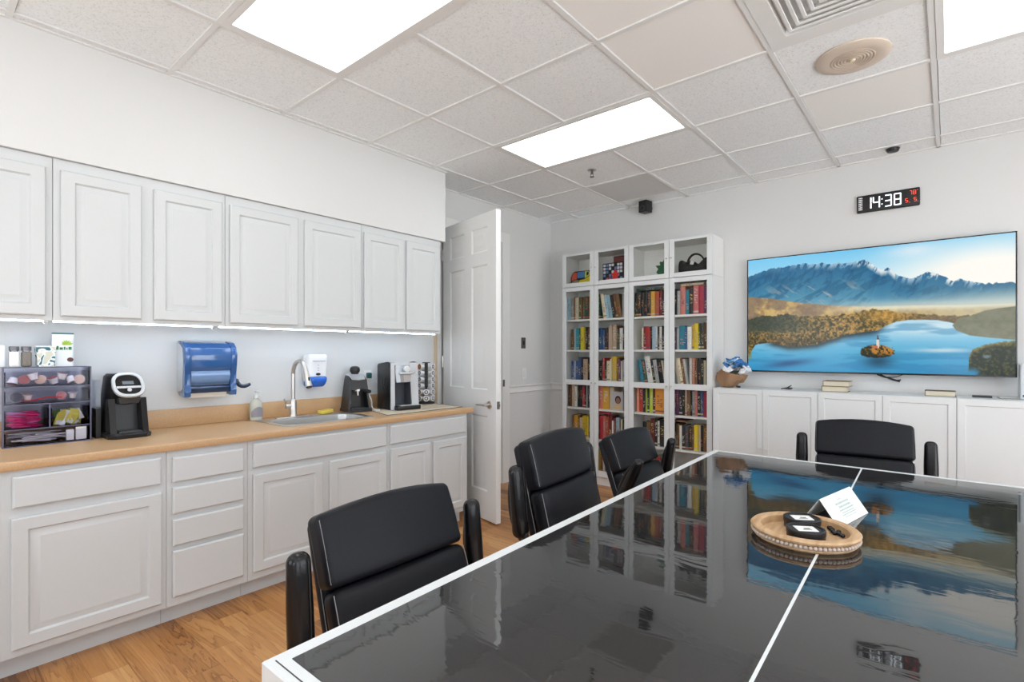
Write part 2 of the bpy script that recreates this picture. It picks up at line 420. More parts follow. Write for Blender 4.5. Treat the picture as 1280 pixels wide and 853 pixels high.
# sprinkler
r = thing('fire_sprinkler', 'small metal fire sprinkler hanging from ceiling near the panel light', 'sprinkler', (-2.215, 3.629, ZC))
MB().lathe([(.035, .002), (.035, -.003), (.014, -.010), (.012, -.012)], seg=20).build('escutcheon', M_CHROME, r)
f = MB(); f.lathe([(.009, -.010), (.009, -.026), (.005, -.028), (.005, -.034)], seg=12); f.box(-.012, -.009, -.002, .002, -.052, -.022); f.box(.009, .012, -.002, .002, -.052, -.022)
f.lathe([(.018, -.053), (.018, -.056)], seg=16); f.build('head', M_DKMETAL, r)
# small black sensor on the ceiling
r = thing('ceiling_sensor', 'small black disc sensor on the ceiling edge above the clock', 'sensor', (-.313, 4.631, ZC))
MB().lathe([(.042, .002), (.042, -.012), (.034, -.028), (.010, -.032), (.001, -.032)], seg=24).build('housing', M_BLACK, r); MB().lathe([(.047, .002), (.047, -.005), (.043, -.006)], seg=24).build('ring', M_SILVER, r)
# ------------------------------------------------------------------ trims, door
YK = 3.075                                  # where the kitchen run stops
f = MB(); f.box(XL, XL + .018, DY1, DY1 + .115, 0, DZ - .0005); f.box(XL, XL + .018, DY0 - .03, DY1 + .115, DZ, DZ + .1); f.box(XL, XL + .012, DY0 - .05, DY0, 0, DZ - .0005)
f.box(XL - .12, XL, DY1 - .015, DY1 + .003, 0, DZ); f.box(XL - .12, XL, DY0 - .003, DY0 + .01, 0, DZ)
f.build('trim_3', M_TRIM, kind='structure')                                    # door casing
prof = [(0, .905), (.012, .905), (.022, .918), (.014, .93), (.014, .965), (.026, .975), (.026, .988), (0, .99)]
f = MB(); f.prism([(XL + a, z) for a, z in prof], DY1 + .115, YB, 'y'); f.prism([(YB - a, z) for a, z in prof], XL + .026, -3.13, 'x')
f.build('trim_4', M_TRIM, kind='structure')                                    # chair rail
bp = [(0, 0), (.014, 0), (.014, .11), (.010, .125), (.004, .135), (0, .135)]
MB().prism([(XL + a, z) for a, z in bp], DY1 + .115, YB, 'y').build('baseboard_left', M_TRIM, kind='structure')
MB().prism([(YB - a, z) for a, z in bp], XL + .014, XR, 'x').build('baseboard_back', M_TRIM, kind='structure')
MB().prism([(XR - a, z) for a, z in bp], YF, YB, 'y').build('baseboard_right', M_TRIM, kind='structure')
MB().box(XL, XL + .022, 3.060, 3.085, CT + .002, 1.50, .002).build('trim_5', mat('pale wood strip', (.66, .52, .36), .5), kind='structure')   # tan end strip of the backsplash

hinge = Vector((-3.445, 3.135)); free = Vector((-2.666, 2.968)); dd = free - hinge; LW = dd.length
D = thing('door_1', 'tall white six panel door standing open beside the end of the counter', 'door', (hinge.x, hinge.y, 0), math.atan2(dd.y, dd.x))
D['kind'] = 'structure'
f = MB(); z0, z1 = .012, 2.44; st, mid = .115, .11
f.box(0, LW, .010, .034, z0, z1)
rails = [z0, .235, .835, 1.035, 2.035, 2.135, 2.335, z1]
cols = [(st, (LW - mid) / 2), ((LW + mid) / 2, LW - st)]
for ys in ((0, .0102), (.0338, .044)):
    f.box(0, st, *ys, z0, z1); f.box(LW - st, LW, *ys, z0, z1); f.box((LW - mid) / 2, (LW + mid) / 2, *ys, z0, z1)
    for a, b_ in cols:
        for k in (0, 2, 4, 6): f.box(a, b_, *ys, rails[k], rails[k+1])
for a, b_ in cols:
    for k in (1, 3, 5):
        f.panel(a, b_, rails[k], rails[k+1], [(0, .0005), (.002, .0005), (.012, .009), (.024, .009), (.056, .002), (.058, .002)], lambda u, v, hh: (u, hh, v), False)
        f.panel(a, b_, rails[k], rails[k+1], [(0, .0435), (.002, .0435), (.012, .035), (.024, .035), (.056, .042), (.058, .042)], lambda u, v, hh: (u, hh, v), False)
f.build('leaf', M_TRIM, D)
hx, hz = LW - .085, .925
f = MB()
for s_, y0 in ((-1, 0), (1, .044)):
    f.cyl((hx, y0, hz), (hx, y0 + s_ * .008, hz), .032, .030, 24); f.cyl((hx, y0, hz), (hx, y0 + s_ * .05, hz), .010, seg=12)
    f.tube([(hx + .008, y0 + s_ * .05, hz), (hx - .05, y0 + s_ * .053, hz + .002), (hx - .12, y0 + s_ * .046, hz - .004)], [.010, .009, .0075], smooth=2)
f.build('handle', M_CHROME, D)
f = MB(); f.box(LW, LW + .002, .009, .035, hz - .03, hz + .03); f.prism([(.012, hz - .01), (.032, hz - .01), (.032, hz + .01), (.012, hz + .01)], LW + .002, LW + .011, 'x'); f.build('latch', M_DKMETAL, D)
f = MB()
for z in (.25, 1.25, 2.2): f.cyl((-.006, -.004, z - .05), (-.006, -.004, z + .05), .007, seg=10)
f.build('hinge', M_CHROME, D)
# strike plate on the jamb, switch and plate on the wall
t_ = tag(MB().box(XL + .017, XL + .0205, DY1 + .006, DY1 + .034, .985, 1.055, .001).build('strike_plate', M_DKMETAL), 'small dark metal strike plate on the door casing', 'strike plate')
r = thing('wall_switch', 'dark metal switch plate high on the wall beside the doorway', 'switch', (XL, 4.321, 1.434))
MB().box(0, .006, -.035, .035, -.058, .058, .002).build('plate', M_DKMETAL, r); MB().box(.005, .012, -.012, .012, -.022, .022, .003).build('rocker', M_BLACK, r)
r = thing('wall_switch', 'white switch plate low on the wall above the chair rail', 'switch', (XL, 4.335, 1.105))
MB().box(0, .006, -.036, .036, -.06, .06, .002).build('plate', M_TRIM, r); MB().box(.005, .010, -.017, .017, -.034, .034, .002).build('rocker', M_WHITE, r)

# ------------------------------------------------------------------ kitchen cabinets
def door_front(name, parent, x, y0, y1, z0, z1, raised=True, thick=.02):
    """front lies in the plane x (local), spans y, z"""
    f = MB(); P = lambda u, v, hh: (hh, u, v)
    if raised:
        pr = [(0, x), (0, x + thick - .005), (.005, x + thick), (.050, x + thick), (.057, x + thick - .010), (.064, x + thick - .010), (.086, x + thick - .0005), (.088, x + thick - .0005)]
    else:
        pr = [(0, x), (0, x + thick - .006), (.007, x + thick), (.009, x + thick)]
    f.panel(y0, y1, z0, z1, pr, P)
    return f.build(name, M_CAB, parent)
def carcass(r, x0, x1, y0, y1, z0, z1, toe=None):
    f = MB()
    f.box(x0, x1, y0, y0 + .018, z0, z1); f.box(x0, x1, y1 - .018, y1, z0, z1); f.box(x0, x0 + .006, y0 + .018, y1 - .018, z0, z1); f.box(x0 + .006, x1, y0 + .018, y1 - .018, z0, z0 + .018)
    f.box(x1 - .019, x1, y0 + .018, y1 - .018, z0 + .018, z1)
    o = f.build('cabinet_body', M_CAB, r, smooth=False)
    if toe: MB().box(x0, toe, y0, y1, 0.0, z0 + .002).build('toe_kick', M_CAB, r)
    return o
XF = -2.885                                  # base cabinet face frame
BASE = [(.262, .834, 'white base cabinet with one wide drawer over one wide door, nearest the camera'),
        (.836, 1.211, 'white base cabinet with a stack of four drawers'),
        (1.213, 2.118, 'white base cabinet under the sink, two doors below a wide false front'),
        (2.120, 2.872, 'white base cabinet at the counter end beside the open door')]
bases = []
for y0, y1, lb in BASE:
    r = thing('base_cabinet', lb, 'cabinet', (XF, (y0 + y1) / 2, 0), group='base cabinets under the counter'); bases.append(r)
    carcass(r, XL - XF + .002, 0, -(y1 - y0) / 2, (y1 - y0) / 2, .105, CT - .0395, toe=-.085)
def fr(i, nm, y0, y1, z0, z1, raised):
    c = (BASE[i][0] + BASE[i][1]) / 2; return door_front(nm, bases[i], .0005, y0 - c, y1 - c, z0, z1, raised)
fr(0, 'drawer', .296, .810, .708, .836, False); fr(0, 'door', .292, .812, .138, .668, True)
for z0, z1 in ((.706, .827), (.553, .680), (.397, .526), (.148, .374)): fr(1, 'drawer', .858, 1.188, z0, z1, False)
fr(2, 'false_front', 1.238, 2.102, .712, .842, False); fr(2, 'door', 1.238, 1.644, .146, .676, True); fr(2, 'door', 1.690, 2.102, .146, .676, True)
fr(3, 'drawer', 2.137, 2.846, .716, .840, False); fr(3, 'door', 2.139, 2.484, .146, .684, True); fr(3, 'door', 2.516, 2.849, .146, .684, True)
# first cabinet end filler beyond the frame edge
r = thing('base_cabinet', 'white base cabinet mostly cut off by the left edge of the photo', 'cabinet', (XF, -.17, 0), group='base cabinets under the counter')
carcass(r, XL - XF + .002, 0, -.43, .43, .105, CT - .0395, toe=-.085)
door_front('drawer', r, .0005, -.40, .40, .708, .836, False); door_front('door', r, .0005, -.40, .40, .138, .668, True)

XU = -3.190
UP = [(-.36, .464, 'white wall cabinet cut off by the left edge of the photo'), (.466, 1.215, 'white two-door wall cabinet over the coffee maker and blue towel dispenser'),
      (1.217, 2.122, 'white two-door wall cabinet over the sink'), (2.124, 2.868, 'white two-door wall cabinet at the end beside the open door')]
UD = [[(-.01, .439)], [(.492, .809), (.864, 1.195)], [(1.238, 1.646), (1.692, 2.110)], [(2.137, 2.486), (2.513, 2.846)]]
for (y0, y1, lb), ds in zip(UP, UD):
    c0 = (y0 + y1) / 2
    r = thing('wall_cabinet', lb, 'cabinet', (XU, c0, 1.478), group='wall cabinets under the soffit')
    f = MB(); f.box(XL - XU + .002, 0, y0 - c0, y1 - c0, .02, 2.243 - 1.478, .001, 1); f.box(-.018, 0, y0 - c0, y1 - c0, .008, .021); f.build('cabinet_body', M_CAB, r)
    for a, b_ in ds: door_front('door', r, .0005, a - c0, b_ - c0, 1.507 - 1.478, 2.192 - 1.478)
# under-cabinet light bars
for k, (y0, y1, lb) in enumerate([(-.33, .442, 'slim light bar under the leftmost wall cabinet'), (.462, 1.165, 'slim light bar above the coffee maker and towel dispenser'),
                                  (1.190, 2.02, 'slim light bar under the cabinet over the sink'), (2.045, 2.84, 'slim light bar under the end cabinet, above the pod brewer')]):
    c0 = (y0 + y1) / 2; hl = (y1 - y0) / 2
    r = thing('light_bar', lb, 'light', (-3.232, c0, 1.4955), group='light bars under the wall cabinets')
    MB().box(-.016, .016, -hl, hl, -.009, .0015, .002).build('housing', M_WHITE, r)
    MB().box(-.012, .013, -hl + .01, hl - .01, -.0150, -.008, .002).build('lens', M_STRIP, r)
    f = MB(); f.box(-.02, .02, hl - .006, hl + .010, -.021, .0015, .003); f.cyl((0, hl + .002, -.020), (0, hl + .002, -.026), .007, seg=10); f.build('end_clip', M_SILVER, r)

# countertop with a real cut-out for the sink, rolled front edge and backsplash
SX0, SX1, SY0, SY1 = -3.375, -2.965, 1.455, 2.085
CX1, CY0, CY1 = -2.86, -.6, 2.925
r = thing('countertop', 'long tan laminate countertop on the base cabinets', 'countertop', (XL, CY0, CT - .039))
f = MB(Matrix.Translation((-XL, -CY0, -(CT - .039))))
def slab(x0, x1, y0, y1): f.box(x0, x1, y0, y1, CT - .039, CT)
slab(XL + .002, SX0 + .02, CY0, CY1); slab(SX1 - .02, CX1 - .012, CY0, CY1); slab(SX0 + .02, SX1 - .02, CY0, SY0 + .02); slab(SX0 + .02, SX1 - .02, SY1 - .02, CY1)
edge = [(CX1 - .012, CT), (CX1 - .006, CT - .0005), (CX1 - .001, CT - .005), (CX1, CT - .012), (CX1, CT - .031), (CX1 - .003, CT - .038), (CX1 - .012, CT - .039)]
f.prism(edge, CY0, CY1, 'y')
f.build('worktop', M_LAM, r)
f = MB(Matrix.Translation((-XL, -CY0, -CT))); f.box(XL + .002, XL + .020, CY0, CY1 + .12, CT + .0003, CT + .105, .003)
o = f.build('backsplash', M_LAM); o.location = (XL, CY0, CT); tag(o, 'low tan laminate backsplash strip along the wall behind the counter', 'backsplash')
# sink : deck rim, bowl, drain
cx, cy = (SX0 + SX1) / 2, (SY0 + SY1) / 2
r = thing('sink', 'stainless steel drop-in sink set in the tan counter', 'sink', (cx, cy, CT))
hx_, hy_ = (SX1 - SX0) / 2, (SY1 - SY0) / 2
def rr(hx, hy, rad, z, ox=0.0, n=6):
    P = []
    for sx, sy, a0 in ((1, 1, 0), (-1, 1, 90), (-1, -1, 180), (1, -1, 270)):
        for k in range(n + 1):
            a = math.radians(a0 + 90 * k / n); P.append((ox + sx * (hx - rad) + rad * math.cos(a), sy * (hy - rad) + rad * math.sin(a), z))
    return P
MB().rings([rr(hx_, hy_, .03, .0008), rr(hx_, hy_, .03, .004), rr(hx_ - .006, hy_ - .006, .03, .006), rr(hx_ - .06, hy_ - .035, .06, .005, .035), rr(hx_ - .066, hy_ - .041, .06, .0, .035), rr(hx_ - .075, hy_ - .05, .06, -.13, .035), rr(hx_ - .11, hy_ - .085, .05, -.155, .035), rr(.05, .05, .049, -.16, .035)], False, False).build('bowl', M_STEEL, r)
MB().lathe([(.052, -.158), (.044, -.160), (.040, -.166), (.001, -.166)], (.035, 0, 0), 24).build('drain', M_DKMETAL, r)
# faucet : pull-down gooseneck
r = thing('faucet', 'brushed nickel gooseneck pull-down faucet at the sink', 'faucet', (-3.345, 1.70, CT + .005))
f = MB(); f.box(-.028, .028, -.12, .12, 0, .006, .003); f.lathe([(.027, .005), (.027, .012), (.023, .018), (.022, .10), (.019, .115), (.014, .12)], seg=24); f.build('base', M_CHROME, r)
pts = [(0, 0, .11), (0, 0, .2), (0, 0, .29)]
for k in range(0, 9):
    a = math.radians(180 - k * 21); pts.append((.085 + .085 * math.cos(a), 0, .29 + .085 * math.sin(a)))
MB().tube(pts, .0135, seg=14, smooth=1).build('spout', M_CHROME, r)
e = Vector(pts[-1]); d = (Vector(pts[-1]) - Vector(pts[-2])).normalized()
f = MB(); f.cyl(e - d * .01, e + d * .03, .0145, .017, 16); f.cyl(e + d * .03, e + d * .105, .017, .021, 16); f.build('spray_head', M_CHROME, r)
f = MB(); f.cyl(e + d * .105, e + d * .112, .020, .016, 16); f.build('nozzle', M_BLACK, r)
f = MB(); f.box(-.004, .004, -.006, .006, -.016, .016, .002, R=Matrix.Translation(e + d * .055 + Vector((.019, 0, .0)))); f.build('spray_button', M_BLACK, r)
f = MB(); f.cyl((0, -.018, .075), (0, -.052, .075), .016, .015, 16); f.tube([(0, -.045, .08), (.004, -.052, .10), (.012, -.066, .125)], [.007, .006, .005], smooth=1); f.build('lever', M_CHROME, r)
# yellow sponge on the sink deck
tag(MB().rbox((0, 0, .0), (.055, .10, .028), .010, 4, fn=lambda x, y, z: (x, y, z + .004 * math.sin(y * 60))).build('sponge', mat('yellow sponge', (.62, .47, .08), .9, bump=.8, bscale=260)), 'yellow sponge on the back rim of the sink', 'sponge')
bpy.data.objects['sponge'].location = (-3.345, 1.935, CT + .022)
# hand soap bottle
r = thing('soap_bottle', 'clear pump bottle of hand soap left of the sink', 'bottle', (-3.405, 1.485, CT))
M_SOAP = mat('pearly soap', (.74, .76, .68), .18, trans=.35, ior=1.4)
MB().lathe([(.030, 0), (.036, .004), (.037, .03), (.038, .09), (.034, .115), (.022, .13), (.014, .137), (.013, .145)], seg=28, sx=.72, sy=1.08).build('bottle', M_SOAP, r)
f = MB(); f.lathe([(.0155, .143), (.0155, .160), (.012, .164), (.005, .166), (.005, .182)], seg=16); f.tube([(-.004, -.002, .186), (.012, .004, .188), (.034, .012, .183)], [.008, .007, .005]); f.build('pump', mat('clear white plastic', (.80, .82, .82), .25), r)
f = MB()
for a0 in range(8):
    a, b_ = math.radians(-62 + a0 * 15), math.radians(-62 + (a0 + 1) * 15)
    q = lambda t, z: (.0392 * .72 * math.cos(t), .0392 * 1.08 * math.sin(t), z)
    top = lambda t: .052 + .036 * math.cos((t - .15) * 1.2)
    f._f([f._v(q(a, .022)), f._v(q(b_, .022)), f._v(q(b_, top(b_))), f._v(q(a, top(a)))])
f.build('label', mat('grey soap label', (.27, .26, .29), .5), r)
# paper towel dispenser (translucent blue cover, lever)
M_BLUE = mat('translucent blue plastic', (.030, .105, .29), .14, coat=.6, ior=1.5); M_BLUED = mat('dark blue plastic', (.015, .035, .085), .2, coat=.4); M_BLUEL = mat('pale blue inner roll', (.17, .29, .52), .25, coat=.6)
M_LG = mat('pale grey plastic', (.66, .69, .72), .4)
r = thing('towel_dispenser', 'translucent blue paper towel dispenser with side lever on the wall', 'dispenser', (XL, 1.20, 1.10))
MB().prism([(0.001, .0), (.135, .03), (.15, .16), (.13, .27), (.08, .305), (.001, .305)], -.135, .115, 'y', .004).build('housing', M_LG, r)
sec = [(.07, -.012), (.150, -.022), (.172, -.02), (.178, .01), (.165, .05), (.168, .11), (.185, .17), (.190, .22), (.175, .265), (.14, .293), (.09, .303), (.06, .303), (.06, .292), (.10, .285), (.14, .262), (.15, .2), (.14, .1), (.14, .03), (.12, .01)]
f = MB(); f.prism(sec, -.150, -.118, 'y', .003); f.prism(sec, .098, .130, 'y', .003)
f.prism([(.16, .115), (.178, .15), (.182, .19), (.184, .22), (.172, .262), (.139, .29), (.09, .30), (.06, .30), (.06, .285), (.12, .26), (.15, .19)], -.119, .099, 'y', .003); f.build('cover', M_BLUE, r)
MB().cyl((.105, -.115, .105), (.105, .095, .105), .066, seg=36).build('towel_roll', M_BLUEL, r)
f = MB(); f.prism([(.10, .0), (.16, .0), (.165, .03), (.15, .045), (.10, .05)], -.119, .099, 'y', .003); f.build('lip', M_BLUED, r)
MB().prism([(.10, -.03), (.112, -.03), (.135, .006), (.12, .01)], -.11, .09, 'y').build('towel', M_PAPER, r)
f = MB(); f.cyl((.14, .128, .055), (.14, .150, .055), .02, seg=18); f.tube([(.14, .143, .055), (.15, .160, .030), (.16, .185, .026), (.165, .215, .04)], [.015, .013, .013, .009], smooth=2, flat=.6); f.build('lever', M_BLUED, r)
# wall soap dispenser
r = thing('soap_dispenser', 'white wall soap dispenser with bright blue push bar, behind the faucet', 'dispenser', (XL, 1.905, 1.10))
f = MB(); f.rbox((.05, 0, .125), (.098, .155, .20), .028, 5, fn=lambda x, y, z: (x + .012 * (z > 0) * z / .1, y * (1 - .10 * max(0, -z) / .1), z)); f.build('housing', mat('white gloss plastic', (.84, .85, .87), .25), r)
MB().rbox((.062, 0, .03), (.11, .125, .075), .02, 4, fn=lambda x, y, z: (x - .02 * (z < 0) * (-z / .037), y * (1 + .12 * z / .037), z)).build('push_bar', mat('bright blue plastic', (.01, .13, .62), .25, coat=.4), r)
f = MB(); f.lathe([(.017, -.002), (.017, .002), (.001, .0025)], (.101, 0, .083), 18, 'x', sy=.55, sx=1.0)
f.build('window', M_BLACK, r)
f = MB(); f.box(.1105, .1125, -.045, .05, .172, .177)
for z in (.125, .145, .108): f.box(.1025, .1055, -.006, .006, z, z + .003)
f.build('print', mat('grey print', (.33, .36, .42), .5), r)
# ------------------------------------------------------------------ drawer organizer and what is in it
OX, OY, OZ = -3.27, .307, CT + .0005; OW, OD, OH = .311, .19, .368
r = thing('drawer_organizer', 'smoky clear acrylic drawer organizer on the counter at the left edge', 'organizer', (OX, OY, OZ))
f = MB()
for y in (0, OW): f.box(-OD, 0, y - .003, y + .003, 0, OH)
for z in (.001, .079, .193, .274, OH - .003): f.box(-OD, 0, .003, OW - .003, z, z + .003)
f.box(-OD, -.0, .157, .161, .082, .193); f.box(-OD - .003, -OD, -.003, OW + .003, 0, OH)
f.build('frame', M_SMOKE, r, smooth=False)
M_EDGE = mat('dark acrylic edge', (.10, .10, .17), .2)
f = MB()
for y in (-.003, OW): f.box(.0005, .0025, y - .0015, y + .0045, 0, OH)
for z in (.0, .078, .192, .273, OH - .004): f.box(.0005, .0025, 0, OW, z, z + .0045)
f.box(.0005, .0025, .156, .162, .082, .193); f.build('edge', M_EDGE, r, smooth=False)
cells = [(.006, OW - .006, .278, .362), (.006, OW - .006, .197, .271), (.006, .154, .083, .190), (.164, OW - .006, .083, .190), (.006, OW - .006, .005, .077)]
for y0, y1, z0, z1 in cells:
    f = MB(); zt = z0 + (z1 - z0) * .80
    f.box(-.004, -.001, y0, y1, z0, zt); f.box(-OD + .012, -.004, y0, y0 + .002, z0, zt); f.box(-OD + .012, -.004, y1 - .002, y1, z0, zt); f.box(-OD + .012, -.004, y0 + .002, y1 - .002, z0, z0 + .002)
    f.build('drawer', M_SMOKE, r, smooth=False)
rnd = random.Random(4)
M_CUPW = mat('creamer cup', (.80, .76, .72), .4); M_FOIL = mat('creamer foil', (.36, .13, .12), .3, .2); M_FOIL2 = mat('creamer foil tan', (.66, .47, .36), .3, .2); M_FOILD = mat('dark cup foil', (.04, .04, .06), .3)
def creamer(y, z, dx, foil, rot, lb, big=1.0):
    t = thing('creamer_cup', lb, 'creamer', (OX - .028 - dx, OY + y, OZ + z + .005), 0, 'creamer cups in the organizer'); t.rotation_euler = rot
    f = MB(); k = big; f.lathe([(.012 * k, -.014 * k), (.017 * k, .010 * k), (.020 * k, .011 * k), (.020 * k, .0125 * k)], seg=18); f.build('cup', M_CUPW, t)
    MB().lathe([(.0195 * k, .0127 * k), (.012 * k, .0133 * k), (.001, .0131 * k)], seg=18).build('foil_lid', foil, t)
tops = ['far left', 'second', 'third', 'fourth', 'fifth', 'sixth', 'seventh', 'far right']
for k in range(8):
    ang = (0, rnd.uniform(1.1, 1.9), rnd.uniform(-.7, .9)) if k in (1, 3, 7) else (rnd.uniform(-.5, .5) + 3.14 * (k % 3 == 0), rnd.uniform(-.4, .4), 0)
    creamer(.036 + k * .0345 + rnd.uniform(-.004, .004), .2985 + (.018 if k in (2, 5) else .0), rnd.uniform(0, .02), [M_FOIL, M_FOIL, M_CUPW, M_FOIL2][k % 4], ang, 'small creamer cup in the top organizer drawer, %s from the left' % tops[k], 1.12)
for k, (y, fo, a, nm) in enumerate([(.045, M_FOILD, 1.4, 'dark foil, left end'), (.085, M_FOIL2, .2, 'beside the dark one'), (.205, M_FOIL, 1.5, 'brown foil, right half'), (.25, M_CUPW, .2, 'white, right end')]):
    creamer(y, .222, .006 * k, fo, (0, a, 0), 'creamer cup in the second organizer drawer, ' + nm, 1.2 if k == 0 else 1)
M_RED = mat('red packet', (.52, .015, .02), .35)
o = tag(MB().rbox((0, 0, 0), (.030, .165, .005), .0024, 6, fn=lambda x, y, z: (x, y, z + .004 * math.sin(y * 60))).build('stick_packet', M_RED), 'long red stick packet across the second organizer drawer', 'packet'); o.location = (OX - .030, OY + .125, OZ + .216); o.rotation_euler = (.10, 0, 0.05)
# sweetener packets
def packet(name, m, loc, rot, size, lb, grp, m2=None):
    f = MB(); f.rbox((0, 0, 0), size, min(size) * .49, 3, fn=lambda x, y, z: (x, y, z * (1 - .6 * (abs(y) / (size[1] / 2)) ** 4)))
    if m2: f.mi = 1; f.box(-size[0] * .3, size[0] * .3, -size[1] * .42, -size[1] * .1, size[2] * .49, size[2] * .56)
    o = f.build(name, [m] + ([m2] if m2 else [])); o.location = loc; o.rotation_euler = rot; return tag(o, lb, 'packet', grp)
M_PINK = mat('pink packet', (.62, .02, .16), .4); M_LILAC = mat('lilac packet', (.50, .22, .42), .4); M_YEL = mat('yellow packet', (.62, .55, .10), .4); M_WHP = mat('white packet', (.78, .78, .74), .5); M_GRN = mat('green packet', (.12, .2, .06), .5)
for k in range(26):
    lay = k // 2
    packet('sweetener_packet', M_LILAC if k in (7, 18, 22, 24) else M_PINK, (OX - .045 - .03 * (k % 2), OY + .055 + .042 * (k % 2) + rnd.uniform(-.012, .012), OZ + .0895 + lay * .0056), (rnd.uniform(-.06, .06), rnd.uniform(-.05, .05), rnd.uniform(-.5, .5)), (.055, .065, .005), 'pink sweetener packet heaped in the left drawer of the third organizer row', 'pink packets', M_WHP)
for k in range(14):
    packet('sweetener_packet', [M_YEL, M_WHP, M_YEL, M_GRN][k % 4], (OX - .040 - .012 * (k % 4), OY + .200 + (k % 7) * .0115, OZ + .112 + .018 * (k // 7)), (1.57 + rnd.uniform(-.45, .45), rnd.uniform(-.5, .5), 1.57 + rnd.uniform(-.5, .5)), (.040, .058, .004), 'yellow and white sweetener packet in the right drawer of the third organizer row', 'yellow packets', M_WHP)
M_STICK = mat('wrapped straw', (.62, .58, .58), .5)
for k in range(18):
    a = rnd.uniform(-.35, .35); L = .075
    y = .10 + (k % 5) * .022; z = .012 + (k // 5) * .0095
    f = MB(); f.cyl((0, -L, 0), (0, L, 0), .0034, seg=8); o = f.build('stir_stick', M_STICK); o.location = (OX - .042 - .018 * (k % 6), OY + y, OZ + z + .008); o.rotation_euler = (rnd.uniform(-.1, .1), 0, a)
    tag(o, 'pale wrapped stir stick piled in the bottom organizer drawer', 'stir stick', 'stir sticks')
for k, (y, w_, z) in enumerate([(.236, .03, .052), (.278, .042, .062)]):
    o = MB().box(-.006, .006, -w_ / 2, w_ / 2, 0, z, .003).build('paper_packet', M_WHP); o.location = (OX - .016, OY + y, OZ + .0085); tag(o, ['narrower', 'wider'][k] + ' white paper packet standing at the right of the bottom organizer drawer', 'packet', 'paper packets')
# on top of the organizer
ZT = OZ + OH + .0005
def shaker(y, fill, lb):
    t = thing('spice_jar', lb, 'jar', (OX - .05, OY + y, ZT))
    MB().rbox((0, 0, .036), (.036, .036, .072), .008, 3).build('glass', fill, t); MB().lathe([(.014, .070), (.014, .076)], seg=18).build('neck', M_CLEAR, t)
    MB().lathe([(.018, .076), (.018, .094), (.016, .096), (.001, .096)], seg=22).build('lid', mat('grey lid', (.16, .15, .16), .35, .5), t)
shaker(.041, mat('salt', (.80, .78, .72), .3, coat=.5), 'glass jar of white salt with grey lid on top of the organizer')
shaker(.083, mat('pepper', (.14, .115, .09), .35, coat=.5, var=.5, vscale=180), 'glass jar of dark pepper with grey lid on top of the organizer')
o = MB().rbox((0, 0, .05), (.05, .05, .10), .006, 3).build('napkin_pack', mat('pale pack', (.72, .74, .78), .5)); o.location = (OX - .06, OY - .014 + .0, ZT); tag(o, 'pale pack cut off by the left edge of the photo, atop the organizer', 'pack')
# teal leaf pattern box and green/white pouch
def leaf_mat():
    m = bpy.data.materials.new('teal leaf print'); m.use_nodes = True; nt = m.node_tree; b = nt.nodes['Principled BSDF']
    t = N(nt, 'ShaderNodeTexCoord'); n = N(nt, 'ShaderNodeTexNoise'); n.inputs['Scale'].default_value = 26; n.inputs['Distortion'].default_value = 1.2; n.inputs['Detail'].default_value = 0
    nt.links.new(t.outputs['Object'], n.inputs[0])
    c = ramp(nt, n.outputs['Fac'], [(.40, (.62, .60, .48)), (.47, (.78, .80, .79)), (.56, (.74, .78, .78)), (.565, (.01, .12, .16))])
    nt.links.new(c, b.inputs['Base Color']); return m
t = thing('tea_carton', 'small white carton with teal leaf print on the organizer', 'carton', (OX - .06, OY + .151, ZT), .05)
f = MB(); f.rings([[(-.022 * s_, -.034 * q, z), (.022 * s_, -.034 * q, z), (.022 * s_, .034 * q, z), (-.022 * s_, .034 * q, z)] for s_, q, z in ((.9, .9, 0), (1.05, 1.05, .093))]); f.build('body', leaf_mat(), t)
MB().box(-.025, .025, -.037, .037, .093, .099, .001).build('lid', M_WHP, t)
t = thing('snack_pouch', 'tall white and green pouch behind the teal carton', 'pouch', (OX - .095, OY + .222, ZT), .05)
f = MB()
L_ = []
for z, d, w_ in ((0, .020, .042), (.03, .022, .042), (.09, .016, .042), (.135, .006, .042), (.152, .0015, .042), (.165, .0012, .042)):
    L_.append([(d * math.cos(a) , w_ * (abs(math.sin(a)) ** .6) * (1 if math.sin(a) >= 0 else -1), z) for a in [2 * math.pi * k / 20 for k in range(20)]])
f.rings(L_); f.build('pouch', mat('pouch white', (.80, .82, .80), .35), t)
f = MB(); f.box(-.002, .0035, -.042, .042, .158, .1655); f.build('seal', mat('pouch seal', (.04, .16, .16), .4), t)
f = MB()
for k in range(7):
    a = math.radians(20 + 24 * k); c0 = Vector((.0158, .012, .105)); e_ = c0 + Vector((0, .028 * math.cos(a), .028 * math.sin(a)))
    n_ = Vector((0, -math.sin(a), math.cos(a))) * .005; m_ = (c0 + e_) / 2; f._f([f._v(c0), f._v(m_ + n_), f._v(e_ + Vector((-.008, 0, 0))), f._v(m_ - n_)])
f.build('leaf_print', mat('lime print', (.36, .52, .05), .5), t)
f = MB()
for y0, y1, z0, z1 in ((-.032, -.02, .085, .112), (-.016, -.004, .085, .105), (.0, .006, .085, .108), (.01, .014, .085, .104), (.018, .03, .085, .108)): f.box(.0165, .0185, y0, y1, z0 - .004, z1 - .012)
f.build('lettering', mat('dark green print', (.03, .16, .05), .5), t)
MB().lathe([(.001, .0228), (.010, .0226), (.011, .020)], (0, .024, .032), 14, 'x', sx=1.2).build('bean_print', mat('brown print', (.10, .03, .03), .5), t)

